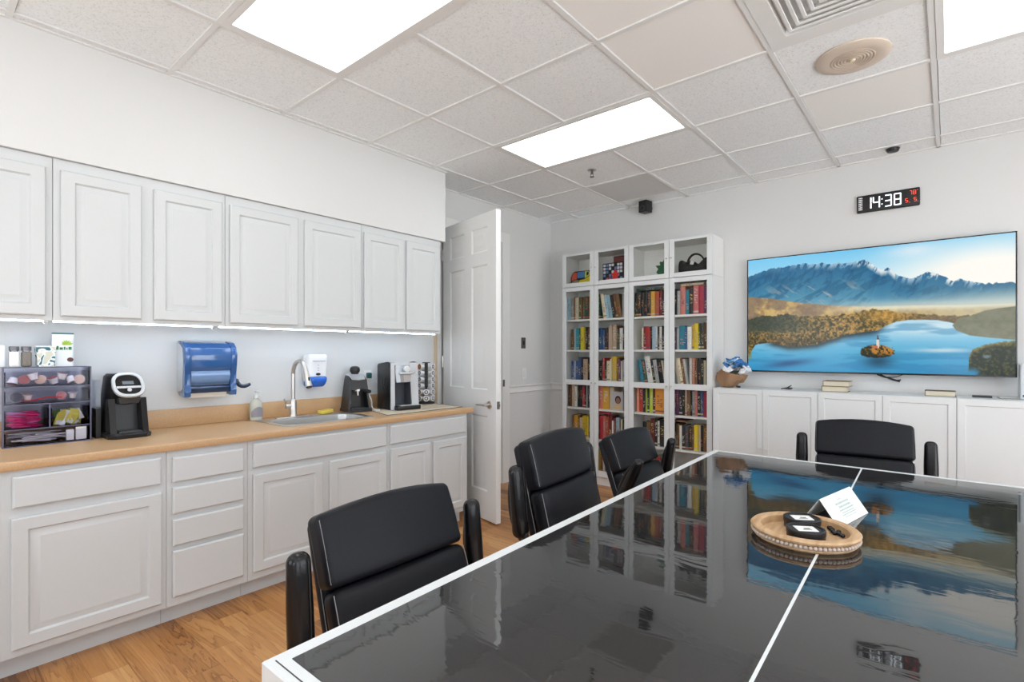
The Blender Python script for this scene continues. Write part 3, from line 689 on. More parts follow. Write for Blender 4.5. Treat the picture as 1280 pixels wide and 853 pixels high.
# ------------------------------------------------------------------ coffee maker (black, silver ringed head)
r = thing('coffee_maker', 'black single cup coffee maker with silver ringed head beside the organizer', 'coffee maker', (-3.315, .765, CT + .0005), .02)
f = MB()
sec = lambda z, w0, x0, x1: [(x0, -w0, z), (x1 - .03, -w0, z), (x1, -w0 * .72, z), (x1 + .004, 0, z), (x1, w0 * .72, z), (x1 - .03, w0, z), (x0, w0, z), (x0 - .02, 0, z)]
f.rings([sec(.0, .092, -.115, .135), sec(.018, .094, -.115, .138), sec(.026, .088, -.115, .130)]); f.build('base', M_BLACK, r)
f = MB(); f.rings([sec(.026, .084, -.115, .045), sec(.12, .079, -.112, .03), sec(.22, .072, -.105, .03), sec(.31, .066, -.09, .04), sec(.325, .055, -.08, .03)]); f.build('body', M_BLACK, r)
for s_ in (-1, 1): MB().rings([[(x, s_ * y, z) for x, y in ((.03, .050), (.115 - (z - .026) * .25, .055), (.110 - (z - .026) * .25, .082), (.03, .085))] for z in (.026, .20)]).build('side_wing', M_BLACKG, r)
hc = Vector((.070, 0, .262)); nrm = Vector((.80, 0, .60)); up_ = Vector((-.60, 0, .80)); sd = Vector((0, 1, 0))
def ov(rx, rz, d, n=28):
    P = []
    for k in range(n):
        a = 2 * math.pi * k / n; ca, sa = math.cos(a), math.sin(a)
        P.append(hc + sd * (rx * abs(ca) ** .75 * (1 if ca > 0 else -1)) + up_ * (rz * abs(sa) ** .75 * (1 if sa > 0 else -1)) + nrm * d)
    return P
f = MB(); f.rings([ov(.060, .064, -.075), ov(.064, .070, -.02), ov(.064, .070, .008)]); f.build('head', M_BLACK, r)
f = MB(); f.rings([ov(.064, .070, .002), ov(.070, .077, .008), ov(.068, .075, .018), ov(.055, .061, .018), ov(.054, .060, .008)], False, False); f.build('bezel', M_SILVER, r)
f = MB(); f.rings([ov(.055, .061, .009), ov(.054, .060, .013)]); f.build('control_panel', M_BLACKG, r)
f = MB(); O = lambda y, z, d: tuple(hc + sd * y + up_ * z + nrm * d)
def plate(f, y0, y1, z0, z1, d0, d1): f.rings([[O(y0, z0, d), O(y1, z0, d), O(y1, z1, d), O(y0, z1, d)] for d in (d0, d1)])
plate(f, -.024, .024, .002, .022, .012, .0145); f.build('display', mat('lcd grey', (.16, .18, .20), .15), r)
f = MB(); plate(f, -.052, .052, -.022, -.010, .012, .0165); f.build('trim', M_SILVER, r)
f = MB(); f.cyl(O(0, -.033, .010), O(0, -.033, .017), .010, seg=16); f.build('brew_button', M_SILVER, r)
f = MB(); f.rings([[(.02, -.045, .175), (.10, -.04, .175), (.10, .04, .175), (.02, .045, .175)], [(.02, -.048, .20), (.112, -.048, .205), (.112, .048, .205), (.02, .048, .20)]]); f.build('spout', M_DKGREY, r)
f = MB(); f.box(.045, .128, -.05, .05, .0265, .034, .002)
for k in range(6): f.box(.055 + k * .012, .060 + k * .012, -.04, .04, .034, .0365)
f.build('drip_tray', M_DKGREY, r)
f = MB(); f.rings([[(x, y, z) for x, y in ((-.09, -.118), (.0, -.116), (.0, -.096), (-.09, -.096))] for z in (.0, .15)]); f.build('tank_base', M_BLACK, r)
f = MB(); f.rings([[(x, y, z) for x, y in ((-.09, -.118), (.0, -.116), (.0, -.096), (-.09, -.096))] for z in (.151, .295)]); f.build('water_tank', M_CLEAR, r)
MB().tube([(-.09, -.08, .006), (-.10, -.10, .006), (-.125, -.118, .006), (-.150, -.130, .006)], .004, smooth=2).build('power_cord', M_BLACK, r)

# ------------------------------------------------------------------ espresso machine
r = thing('espresso_machine', 'small black espresso machine with silver top right of the sink', 'coffee maker', (-3.362, 2.19, CT + .0003), -.22)
def tp(z, hw, x0, x1): return [(x0, -hw, z), (x1, -hw, z), (x1, hw, z), (x0, hw, z)]
f = MB(); f.rings([tp(0, .088, -.09, .09), tp(.020, .088, -.09, .09), tp(.022, .084, -.086, .086)]); f.build('base', M_BLACK, r)
f = MB(); f.rings([tp(.021, .084, -.086, -.01), tp(.19, .066, -.075, -.01)]); f.build('back_column', M_BLACK, r)
for s_ in (-1, 1): MB().rings([[(-.012, s_ * a, z), (x, s_ * a, z), (x, s_ * (a - .014), z), (-.012, s_ * (a - .014), z)] for a, z, x in ((.084, .021, .075), (.070, .165, .055))]).build('side_panel', M_BLACK, r)
f = MB(); f.rings([tp(.160, .070, -.075, .062), tp(.235, .063, -.07, .052), tp(.262, .058, -.066, .01), tp(.270, .05, -.06, -.01)]); f.build('head', M_BLACK, r)
f = MB(); f.rings([[(-.062, -.055, .264), (.008, -.058, .2635), (.056, -.05, .236), (.066, 0, .232), (.056, .05, .236), (.008, .058, .2635), (-.062, .055, .264)], [(-.06, -.05, .276), (.008, -.054, .274), (.058, -.046, .243), (.069, 0, .239), (.058, .046, .243), (.008, .054, .274), (-.06, .05, .276)]]); f.build('top_plate', M_SILVER, r)
f = MB(); f.lathe([(.022, .27), (.028, .282), (.036, .292), (.038, .305), (.034, .322), (.022, .331), (.001, .333)], (-.022, 0, 0), 24); f.build('steam_knob', M_BLACK, r)
f = MB(); f.lathe([(.030, .150), (.032, .152), (.032, .165)], (.035, 0, 0), 24); f.cyl((.035, 0, .152), (.04, 0, .118), .010, .006, 12); f.build('brew_group', M_CHROME, r)
f = MB(); f.tube([(.06, .01, .158), (.09, .03, .156), (.135, .055, .15)], [.009, .012, .015, .013], smooth=1); f.build('filter_handle', M_BLACK, r)
f = MB(); f.cyl((.03, -.055, .15), (.045, -.058, .06), .004, seg=8); f.build('steam_wand', M_CHROME, r)
MB().box(-.005, .082, -.062, .062, .0222, .030, .002).build('drip_grate', M_DKGREY, r)

# ------------------------------------------------------------------ mat, pod brewer, pod carousel
M_MAT = mat('beige mat', (.60, .52, .40), .8, var=.12, vscale=40)
poly = [(-3.40, 2.30), (-2.958, 2.175), (-2.955, 2.895), (-3.38, 2.915)]
r = thing('counter_mat', 'flat beige mat under the pod brewer at the counter end', 'mat', (-3.2, 2.55, CT))
f = MB(Matrix.Translation((3.2, -2.55, 0))); f.prism(poly, .0004, .0022, 'z'); f.build('mat', M_MAT, r)
f = MB(Matrix.Translation((3.2, -2.55, 0)))
for a, b_ in zip(poly, poly[1:] + poly[:1]): f.tube([(*a, .0024), (*b_, .0024)], .0018, 6)
f.build('border', M_DKGREY, r)
f = MB(); rr_ = random.Random(9)
for k in range(16): 
    y0 = .05 + k * .016; f.box(.10 + rr_.uniform(-.004, .004), .108 + rr_.uniform(0, .008), y0, y0 + .009, .0022, .0026)
f.build('print', mat('brown print 2', (.12, .07, .05), .7), r)

bx = Vector((-3.176, 2.362)); by = Vector((-3.144, 2.601)); bd = (by - bx).normalized()
r = thing('pod_brewer', 'silver and black pod coffee brewer on the beige mat', 'coffee maker', (bx.x, bx.y, CT + .0045), math.atan2(bd.y, bd.x) - math.pi / 2)
bw = (by - bx).length   # local: y along the front, -x to the back
side = [(-.205, 0), (-.004, 0), (-.004, .30), (-.012, .352), (-.055, .360), (-.19, .345), (-.205, .33)]
for a in (0, bw - .016): MB().prism(side, a, a + .016, 'y', .003).build('side_panel', M_BLACK, r)
f = MB(); f.prism([(-.20, .0), (-.10, .0), (-.10, .342), (-.055, .352), (-.19, .338), (-.20, .33)], .016, bw - .016, 'y'); f.build('body', M_BLACK, r)
f = MB()
f.prism([(0, .0), (.034, .0), (.030, .353), (.0, .353)], .0, .008, 'x'); 
f.prism([(bw - .058, .0), (bw, .0), (bw - .012, .353), (bw - .085, .353)], .0, .008, 'x'); f.prism([(.030, .335), (bw - .084, .335), (bw - .085, .357), (.030, .357)], -.05, .006, 'x')
f.build('fascia', mat('silver fascia', (.60, .62, .65), .35, .25), r)
f = MB(); f.prism([(.031, .02), (bw - .058, .02), (bw - .072, .205), (.031, .205)], -.095, -.09, 'x'); f.box(-.09, -.002, .031, .036, .02, .205); f.box(-.09, -.002, bw - .07, bw - .062, .02, .205); f.build('recess', mat('slate plastic', (.07, .075, .095), .4), r)
f = MB(); f.rings([[(x, y, z) for x, y in ((-.09, a), (.012, a), (.024, (a + b_) / 2), (.012, b_), (-.09, b_))] for a, b_, z in ((.045, bw - .09, .205), (.036, bw - .082, .275), (.036, bw - .084, .335))]); f.build('head', mat('pale blue grey plastic', (.42, .48, .54), .2, coat=.5), r)
f = MB(); f.rings([[(x, y, z) for x, y in ((.016, a), (.05, a + .012), (.056, (a + b_) / 2), (.05, b_ - .012), (.016, b_))] for a, b_, z in ((.075, bw - .09, .21), (.068, bw - .082, .262))]); f.build('pod_holder', mat('grey plastic', (.40, .38, .37), .4), r)
f = MB(); f.tube([(.02, .066, .272), (.05, .085, .275), (.062, .12, .275), (.058, bw - .08, .275), (.035, bw - .06, .282)], .009, smooth=2); f.build('handle', M_SILVER, r)
f = MB(); f.lathe([(.024, .03), (.026, .04), (.022, .05), (.001, .052)], (0, .115, .305), 22, 'x'); f.build('dial', M_WHITE, r)
f = MB(); f.box(-.09, .055, .030, bw - .012, 0, .030, .004); f.build('drip_tray', M_BLACK, r); MB().box(-.02, .053, .06, bw - .016, .0305, .034, .001).build('drip_grate', M_SILVER, r)
f = MB()   # raised letter on the dark side
f.box(-.128, -.118, -.0016, .001, .14, .24); f.prism([(-.117, .185), (-.080, .24), (-.066, .24), (-.106, .185)], -.0016, .001, 'y'); f.prism([(-.117, .192), (-.076, .14), (-.060, .14), (-.104, .196)], -.0016, .001, 'y'); f.build('emblem', M_BLACKG, r)
r = thing('wall_plug', 'dark teal plug on the wall behind the pod brewer', 'plug', (XL, 2.375, 1.135))
MB().box(0, .006, -.035, .035, -.06, .06, .002).build('plate', M_TRIM, r); MB().rbox((.024, 0, .02), (.04, .032, .044), .008, 3).build('plug', mat('dark teal', (.02, .09, .09), .4), r)
tag(MB().tube([(-3.462, 2.33, 1.09), (-3.40, 2.30, 1.05), (-3.33, 2.305, .98), (-3.35, 2.315, .93), (-3.30, 2.30, .906), (-3.25, 2.32, .906)], .0045, smooth=2).build('power_cable', M_PAPER), 'white cable between the espresso machine and the pod brewer', 'cable')

PC = Vector((-3.385, 2.885, CT + .0025))
r = thing('pod_carousel', 'black rotating pod stand full of coffee pods by the door', 'pod stand', PC)
MB().lathe([(.070, 0), (.072, .006), (.066, .014), (.03, .018), (.001, .018)], seg=30).build('base', M_BLACK, r)
f = MB(); f.cyl((0, 0, .015), (0, 0, .345), .010, seg=14); ca = math.atan2(-PC.y, -PC.x)
for z in (.055, .105, .155, .205, .255, .305): f.lathe([(.026, z - .002), (.027, z), (.026, z + .002)], seg=18)
f.box(.012, .021, -.014, .014, .14, .345, R=Matrix.Rotation(ca, 4, 'Z')); f.lathe([(.034, .343), (.034, .349), (.001, .350)], seg=18); f.build('post', M_BLACK, r)
M_PODW = mat('pod cup', (.72, .72, .72), .4); M_PODF = mat('pod foil white', (.75, .74, .76), .3, .1); M_PODK = mat('pod print dark', (.05, .045, .06), .4); M_PODO = mat('pod foil orange', (.62, .25, .08), .4)
def pod_mesh(foil):
    f = MB(); f.lathe([(.016, .030), (.0215, .068), (.0245, .069), (.0245, .071)], axis='x', seg=16); f.mi = 1
    f.lathe([(.0242, .0712), (.016, .0716), (.0159, .0716)], axis='x', seg=16); f.mi = 2; f.lathe([(.0159, .0717), (.0085, .0719)], axis='x', seg=16, cap=False); f.mi = 1; f.lathe([(.0085, .0719), (.001, .0719)], axis='x', seg=12)
    return f
proto = {}
for key, fo in (('w', M_PODF), ('o', M_PODO)):
    o = pod_mesh(fo).build('coffee_pod', [M_PODW, fo, M_PODK]); proto[key] = o
n_ = 0
for cidx, off in enumerate((0, 52, -52, 104, -104, 156, -156)):
    for k in range(6):
        if off == 0 and k > 1: continue
        key = 'o' if (off == -52 and k == 5) else 'w'
        o = proto[key]
        if 'label' in o: o = o.copy(); link(o)
        o.location = (PC.x, PC.y, PC.z + .048 + k * .053); o.rotation_euler = (0, 0, ca + math.radians(off))
        if key == 'o': tag(o, 'coffee pod with orange foil high on the left of the pod stand', 'coffee pod', 'coffee pods on the stand')
        else: tag(o, 'white foiled coffee pod with dark ring, held on the black pod stand', 'coffee pod', 'coffee pods on the stand')
# ------------------------------------------------------------------ bookcases
YFB = 4.52
UNITS = [(-3.120, -2.738, -2.352, 'left'), (-2.350, -1.948, -1.560, 'right')]
def glass_door(r, x0, x1, z0, z1, panes, knob_x, knob_z, y=0.0):
    """door leaf in local coordinates: stiles and rails, panes, knob"""
    f = MB(); s_ = .046; b = .0015
    f.box(x0, x0 + s_, y, y + .018, z0, z1, b, 1); f.box(x1 - s_, x1, y, y + .018, z0, z1, b, 1)
    zs = [z0] + [q for p in panes for q in p] + [z1]
    for k in range(0, len(zs), 2): f.box(x0 + s_, x1 - s_, y + .001, y + .0175, zs[k], zs[k+1], b, 1)
    o = f.build('door', M_WHITE, r)
    for a, b_ in panes: MB().box(x0 + s_ - .004, x1 - s_ + .004, y + .007, y + .010, a - .004, b_ + .004).build('pane', M_GLASS, o, smooth=False)
    f = MB(); f.cyl((knob_x, y, knob_z), (knob_x, y - .012, knob_z), .004, seg=10); f.sphere((knob_x, y - .016, knob_z), .008, 12, 6); f.build('knob', M_CHROME, o)
SH = [1.675, 1.360, 1.045, .765, .457, .125]          # shelf top heights, row 1..6
for x0, xm, x1, nm in UNITS:
    w = x1 - x0
    r = thing('bookcase', 'tall white glass-door bookcase full of books, %s one of the pair' % nm, 'bookcase', (x0, YFB, 0), group='white bookcases')
    f = MB(); d0, d1 = .020, YB - YFB - .004
    for a, b_ in ((0, 2.008), (2.010, 2.36)):
        f.box(0, .018, d0, d1, a, b_); f.box(w - .018, w, d0, d1, a, b_); f.box(.018, w - .018, d1 - .006, d1, a, b_)
    f.box(.018, w - .018, d0, d1, 1.985, 2.008); f.box(.018, w - .018, d0, d1, 2.010, 2.030); f.box(.018, w - .018, d0, d1, 2.340, 2.36)
    f.box(.018, w - .018, d0 + .02, d0 + .035, 0, .10)
    f.build('carcass', M_SHELFIN, r, smooth=False)
    for z in SH: MB().box(.019, w - .019, d0 + .006, d1 - .007, z - .020, z, .001, 1).build('shelf', M_SHELFIN, r)
    m = xm - x0
    for a, b_, kx in ((.001, m - .0015, m - .022), (m + .0015, w - .001, m + .022)):
        glass_door(r, a, b_, .09, 2.006, [(.15, 1.000), (1.052, 1.966)], kx, 1.026)
        glass_door(r, a, b_, 2.012, 2.358, [(2.054, 2.335)], kx, 2.190)

# ------------------------------------------------------------------ books
BC = {'w': (.74, .74, .71), 'c': (.70, .62, .45), 'k': (.014, .014, .016), 'g': (.055, .06, .065), 'b': (.035, .10, .24), 'l': (.32, .47, .58), 't': (.02, .26, .33), 'r': (.46, .035, .03),
      'm': (.15, .015, .02), 'y': (.74, .60, .03), 'o': (.62, .24, .03), 'p': (.62, .18, .15), 'n': (.17, .08, .035), 'e': (.10, .14, .04), 'd': (.02, .065, .045), 's': (.50, .38, .26),
      'a': (.36, .37, .37), 'v': (.14, .04, .12), 'i': (.42, .55, .04), 'u': (.60, .36, .04)}
BN = {'w': 'white', 'c': 'cream', 'k': 'black', 'g': 'charcoal', 'b': 'dark blue', 'l': 'pale blue', 't': 'teal', 'r': 'red', 'm': 'maroon', 'y': 'yellow', 'o': 'orange', 'p': 'salmon pink',
      'n': 'brown', 'e': 'olive', 'd': 'dark green', 's': 'tan', 'a': 'grey', 'v': 'plum', 'i': 'lime green', 'u': 'mustard'}
M_PAGES = mat('page block', (.68, .62, .48), .8)
def book_mat(k):
    key = 'book ' + k
    if key in _mats: return _mats[key]
    m = bpy.data.materials.new(key); m.use_nodes = True; nt = m.node_tree; b = nt.nodes['Principled BSDF']; L = nt.links
    c = BC[k]; dark = sum(c) < .45
    t = N(nt, 'ShaderNodeTexCoord'); oi = N(nt, 'ShaderNodeObjectInfo'); sp = N(nt, 'ShaderNodeSeparateXYZ'); L.new(t.outputs['Generated'], sp.inputs[0])
    rv = oi.outputs['Random']; x, z = sp.outputs[0], sp.outputs[2]
    cv = N(nt, 'ShaderNodeCombineXYZ'); L.new(math_(nt, 'MULTIPLY', x, 2.2), cv.inputs[0]); L.new(math_(nt, 'ADD', math_(nt, 'MULTIPLY', z, 26.0), math_(nt, 'MULTIPLY', rv, 50.0)), cv.inputs[1]); L.new(math_(nt, 'MULTIPLY', rv, 9.0), cv.inputs[2])
    n = N(nt, 'ShaderNodeTexNoise'); n.inputs['Scale'].default_value = 1.0; n.inputs['Detail'].default_value = 2; L.new(cv.outputs[0], n.inputs[0])
    let = math_(nt, 'GREATER_THAN', n.outputs['Fac'], .53)
    inx = math_(nt, 'MULTIPLY', math_(nt, 'GREATER_THAN', x, .22), math_(nt, 'LESS_THAN', x, .78))
    lo = math_(nt, 'ADD', .18, math_(nt, 'MULTIPLY', math_(nt, 'FRACT', math_(nt, 'MULTIPLY', rv, 7.3)), .25)); hi = math_(nt, 'ADD', lo, math_(nt, 'ADD', .25, math_(nt, 'MULTIPLY', math_(nt, 'FRACT', math_(nt, 'MULTIPLY', rv, 3.7)), .35)))
    inz = math_(nt, 'MULTIPLY', math_(nt, 'GREATER_THAN', z, lo), math_(nt, 'LESS_THAN', z, hi))
    fac = math_(nt, 'MULTIPLY', let, math_(nt, 'MULTIPLY', inx, inz))
    bz = math_(nt, 'MULTIPLY', math_(nt, 'LESS_THAN', math_(nt, 'ABSOLUTE', math_(nt, 'SUBTRACT', z, .09)), .03), math_(nt, 'GREATER_THAN', math_(nt, 'FRACT', math_(nt, 'MULTIPLY', rv, 11.1)), .55))
    fac = math_(nt, 'MINIMUM', math_(nt, 'ADD', math_(nt, 'MULTIPLY', fac, .8), math_(nt, 'MULTIPLY', bz, .8)), 1.0)
    ac = ramp(nt, math_(nt, 'FRACT', math_(nt, 'MULTIPLY', rv, 5.9)), [(0, (.72, .70, .62)), (.45, (.62, .46, .14)), (.7, (.55, .10, .06)), (.9, (.70, .72, .72))] if dark else [(0, (.05, .05, .06)), (.5, (.75, .73, .66)), (.75, (.30, .03, .03)), (.95, (.06, .10, .2))])
    hv = N(nt, 'ShaderNodeHueSaturation'); hv.inputs['Color'].default_value = (*c, 1); L.new(math_(nt, 'ADD', .75, math_(nt, 'MULTIPLY', rv, .5)), hv.inputs['Value']); L.new(math_(nt, 'ADD', .48, math_(nt, 'MULTIPLY', math_(nt, 'FRACT', math_(nt, 'MULTIPLY', rv, 13.7)), .04)), hv.inputs['Hue'])
    mx = N(nt, 'ShaderNodeMix', data_type='RGBA'); L.new(fac, mx.inputs[0]); L.new(hv.outputs[0], mx.inputs[6]); L.new(ac, mx.inputs[7]); L.new(mx.outputs[2], b.inputs['Base Color']); b.inputs['Roughness'].default_value = .45
    _mats[key] = m; return m
def book_mesh(t, d, h, k):
    f = MB(); c = .0025
    f.box(0, c, .004, d, 0, h); f.box(t - c, t, .004, d, 0, h)
    f.rings([[(0, .004, z), (t * .18, .001, z), (t * .5, 0, z), (t * .82, .001, z), (t, .004, z), (t, .007, z), (0, .007, z)] for z in (0, h)])
    f.mi = 1; f.box(c, t - c, .007, d - .003, .003, h - .003)
    return f.build('book', [book_mat(k), M_PAGES], smooth=False)
RANGE = [(-3.098, -2.815), (-2.730, -2.425), (-2.318, -2.015), (-1.928, -1.622)]
DOORN = ['leftmost glass door', 'second glass door', 'third glass door', 'rightmost glass door']
ROWN = ['top shelf', 'second shelf', 'third shelf', 'fourth shelf', 'fifth shelf', 'bottom shelf']
ORD = ['first', 'second', 'third', 'fourth', 'fifth', 'sixth', 'seventh', 'eighth', 'ninth', 'tenth', 'eleventh', 'twelfth', 'thirteenth', 'fourteenth', 'fifteenth']
# token: colour, width, height ('<' = leaning left);  '_N' = free space
SHELF = {
 (0, 0): 'l4 6,a4 6,n2 6,c4 6,e3 6,n2 6,e2 5,d5 6,o2 6', (0, 1): 'd3 7,c4 7<,l3 6<,l4 6<,k3 6<,n3 6<,n4 6<,a2 6,w3 6', (0, 2): 'k3 6,k3 6,k3 6,k3 6,k3 6,u4 6,r4 6,m3 6,k2 6', (0, 3): 'k3 6,a3 5,p5 7,t4 5,k4 6,p5 7,r5 7,v3 7',
 (1, 0): '_5,n3 5,l3 6,t4 5,d2 5,y4 6,u2 6,k3 6,n3 5', (1, 1): 'b2 5,b4 5,b3 4,k3 5,k2 5,s4 7,s5 7,n2 6,d2 4,w4 5,k2 5', (1, 2): '_8,c2 4,m3 5,r5 5,k2 5,l4 5,w2 5,k2 5,w3 5,k3 5', (1, 3): 'v3 4,a3 4,t7 5,b3 4,w5 4,u3 5,y5 6,e2 6,g4 6,n4 6',
 (2, 0): '_5,b3 4,l2 4,b3 4,b3 6,k3 6,s5 5,k3 6', (2, 1): 'd3 4,k3 4,r3 6,d3 4,c4 4,c2 5,u6 7,n3 6,v2 5,w2 4,a3 5', (2, 2): '_3,t4 5<,d4 5<,w6 7<,k3 6<,a4 5<,k5 6<,c2 5<', (2, 3): 'c4 6<,c3 6<,n3 6<,a3 6<,w3 6,p4 6,n3 6,k4 6,k3 6,c3 5,k4 7',
 (3, 0): '_1,n3 6,n2 6,s4 6,w3 5,k3 6,k3 6,r3 5,k2 5,a2 6,k3 6', (3, 1): 'k1 5,p5 6,u8 5,c5 5,_12', (3, 2): '_2,p3 6,r4 7,k3 6,i2 5,k2 6,i4 6,m3 6,o10 6', (3, 3): 'v3 7,v3 7,k4 6,k3 7,s2 6,n4 6,k2 6,a3 5,p3 6,k3 7,b3 7,r5 5',
 (4, 0): '_6,n2 5,o5 5,n2 5,s4 4,y5 5,y2 5,d2 5', (4, 1): 'm3 6,r4 6,p4 6,r4 6,m5 7,w2 4,m3 5,l5 6,n2 5,c2 5,d3 5', (4, 2): '_8,k4 5,n4 5,m4 7,k3 7,w2 6,k5 7', (4, 3): 'k3 6,n2 6,n2 6,w3 5,k4 5,g4 5,k4 5,n2 5,y4 6,u2 6,c2 6,k3 6,n5 6',
 (5, 0): '_4,n4 5,s4 5,k4 5,c4 5,d4 5,m4 6', (5, 1): 'u3 6,n3 6,w2 6,k3 5,c4 5,y3 6,n4 5,s3 5,k4 6', (5, 2): '_2,k4 6,g4 6,b4 6,w4 5,r4 6,n4 6', (5, 3): '_14,s3 6,r3 6,a4 6,k3 6'}
rb = random.Random(21)
XW_ = {0: (-3.100, -2.372), 1: (-2.330, -1.580)}
for (row, colx), spec in SHELF.items():
    a, b_ = RANGE[colx]; toks = spec.split(','); tot = 0
    for tk in toks: tot += float(tk[1:]) if tk[0] == '_' else float(tk[1:].split(' ')[0])
    th0 = math.radians(9); z0 = SH[row] + .0006
    maxh = (SH[row - 1] - .024 if row else 1.98) - z0
    u = (b_ - a) / (tot + (sum('<' in q for q in toks) > 0) * 3.0)
    x = a; prev = False; n = 0
    for tk in toks:
        if tk[0] == '_': x += float(tk[1:]) * u; prev = False; continue
        wd, hh = tk[1:].split(' '); lean = hh.endswith('<'); t = float(wd) * u * .975; h = min(.135 + .0165 * float(hh[0]) + rb.uniform(-.006, .006), maxh - .004); d = rb.uniform(.13, .17)
        y = YFB + .052 + rb.uniform(0, .014)
        o = book_mesh(t, d, h, tk[0])
        if lean:
            if not prev: x += h * math.sin(th0) * 1.03
            o.location = (x, y, z0); o.rotation_euler = (0, -th0, 0); x += (t + .0008) / math.cos(th0) + .0004
        else:
            if prev: x += .001
            o.location = (x, y, z0); x += float(wd) * u
        prev = lean
        lb = '%s book, %s from left on %s, %s' % (BN[tk[0]] + (' leaning' if lean else ''), ORD[n], ROWN[row], DOORN[colx])
        tag(o, lb, 'book', 'books in the bookcases'); n += 1
# books lying flat on top of rows
def flat_book(x0, x1, z, t, k, lb, y=YFB + .056):
    o = book_mesh(t, .15, x1 - x0, k); o.rotation_euler = (0, math.pi / 2, 0); o.location = (x0, y, z + t); tag(o, lb, 'book', 'books lying flat in the bookcases')
flat_book(-1.86, -1.655, SH[0] + .2588, .022, 'c', 'cream book lying flat on the top shelf row behind the rightmost glass door')
flat_book(-2.295, -2.06, SH[0] + .2455, .024, 'd', 'dark green book lying flat on the top shelf row behind the third glass door')
flat_book(-2.725, -2.575, SH[4] + .2595, .02, 'r', 'red book lying flat on the fifth shelf row behind the second glass door')
flat_book(-1.92, -1.80, SH[4] + .2448, .018, 'n', 'brown book lying flat on the fifth shelf row behind the rightmost glass door')
# small portrait picture standing on the fourth shelf
r = thing('picture_frame', 'small framed portrait picture among the books behind the second glass door', 'picture', (-2.51, YFB + .06, SH[3] + .0005))
MB().box(-.062, .066, 0, .012, 0, .18, .002).build('frame', mat('pale frame', (.62, .60, .62), .5), r)
f = MB(); P = lambda cx, cz, rx, rz, d: [(cx + rx * math.cos(2 * math.pi * k / 24), -d, cz + rz * math.sin(2 * math.pi * k / 24)) for k in range(24)]
f.box(-.056, .060, -.0012, .001, .006, .174); f.mi = 1; f.rings([P(.012, .10, .032, .04, .001), P(.012, .10, .032, .04, .0022)]); f.mi = 2; f.rings([P(.012, .092, .022, .03, .002), P(.012, .092, .022, .03, .0034)])
f.mi = 3; f.prism([(-.045, .008), (.058, .008), (.05, .045), (.012, .062), (-.03, .045)], -.003, -.001, 'y')
f.build('picture', [mat('pic back', (.52, .50, .56), .5), mat('pic dark', (.03, .02, .02), .5), mat('pic skin', (.30, .14, .09), .5), mat('pic cloth', (.66, .48, .26), .5)], r)
# white papers stacked low behind the rightmost door
o = MB().rbox((0, 0, .045), (.17, .2, .09), .006, 4, fn=lambda x, y, z: (x + .004 * math.sin(z * 160), y, z)).build('paper_stack', M_PAPER); o.location = (-1.872, YFB + .16, SH[5] + .0006); tag(o, 'stack of white paper on the bottom shelf behind the rightmost glass door', 'paper')

# ------------------------------------------------------------------ things behind the upper glass doors
ZE = 2.0306
r = thing('toy_case', 'small rounded toy case in yellow, red and blue behind the top left door', 'case', (-2.955, YFB + .10, ZE))
arch = [(-.125, 0), (.125, 0), (.125, .12), (.118, .145), (.095, .158), (-.075, .158), (-.105, .14), (-.125, .10)]
MB().prism(arch, 0, .07, 'y', .004).build('shell', M_BLACK, r)
def patch(f, poly, d=-.0015): f.prism(poly, d, 0.0, 'y')
for nm, cc, poly in (('yellow_panel', (.74, .62, .04), [(-.02, .01), (.115, .01), (.115, .10), (.05, .07), (-.02, .06)]), ('red_panel', (.60, .10, .05), [(-.112, .06), (-.05, .075), (-.045, .145), (-.075, .148), (-.10, .13), (-.112, .10)]),
                     ('blue_panel', (.08, .22, .50), [(-.042, .085), (.045, .085), (.045, .15), (-.042, .15)]), ('lime_panel', (.52, .62, .10), [(.05, .08), (.115, .108), (.112, .135), (.09, .15), (.05, .15)]), ('grey_panel', (.35, .30, .26), [(-.112, .01), (-.025, .01), (-.025, .06), (-.06, .066), (-.112, .05)])):
    f = MB(); patch(f, poly); f.build(nm, mat('toy ' + nm, cc, .4), r)
f = MB(); patch(f, [(.070, .10), (.094, .112), (.096, .135), (.082, .142), (.072, .132)], -.0025); f.build('emblem', M_BLACK, r)
r = thing('game_box', 'dark boxed game with red, white and blue grid, behind the second top door', 'box', (-2.56, YFB + .085, ZE))
MB().box(-.125, .135, 0, .05, 0, .20, .002).build('box', M_BLACK, r)
f = MB()
for j in range(5):
    for i in range(7):
        if (i + j) % 5 == 4: continue
        f.mi = 0 if (j > 2 and (i * j) % 3) else (1 if j in (0, 1, 2) and (i % 3 != 1) else 2)
        f.box(-.115 + i * .031, -.090 + i * .031, -.0015, 0, .165 - j * .034, .190 - j * .034)
f.build('print', [mat('game pink', (.55, .12, .16), .5), mat('game white', (.62, .62, .68), .5), mat('game blue', (.14, .22, .42), .5)], r)
f = MB(); f.prism([(.005, .02), (.03, .045), (.05, .035), (.048, .07), (.07, .09), (.04, .10), (.02, .135), (.0, .10), (-.03, .09), (-.008, .065), (-.02, .03)], -.0035, -.0015, 'y'); f.build('star', mat('game red', (.66, .03, .02), .5), r)
r = thing('game_box', 'dark red boxed game behind the red, white and blue one', 'box', (-2.525, YFB + .155, ZE))
MB().box(-.075, .10, 0, .06, 0, .275, .002).build('box', mat('dark red card', (.06, .014, .014), .45), r); f = MB(); f.box(-.065, .09, -.0012, 0, .215, .262); f.build('print', mat('dull red print', (.20, .05, .05), .5), r)
r = thing('green_toy', 'spiky green cloth toy leaning behind the third top glass door', 'toy', (-2.055, YFB + .12, ZE))
out = [(-.075, 0), (.075, 0), (.085, .03), (.06, .06), (.075, .10), (.045, .12), (.05, .165), (.02, .19), (.0, .155), (-.03, .16), (-.022, .125), (-.075, .125), (-.045, .09), (-.065, .06), (-.045, .035)]
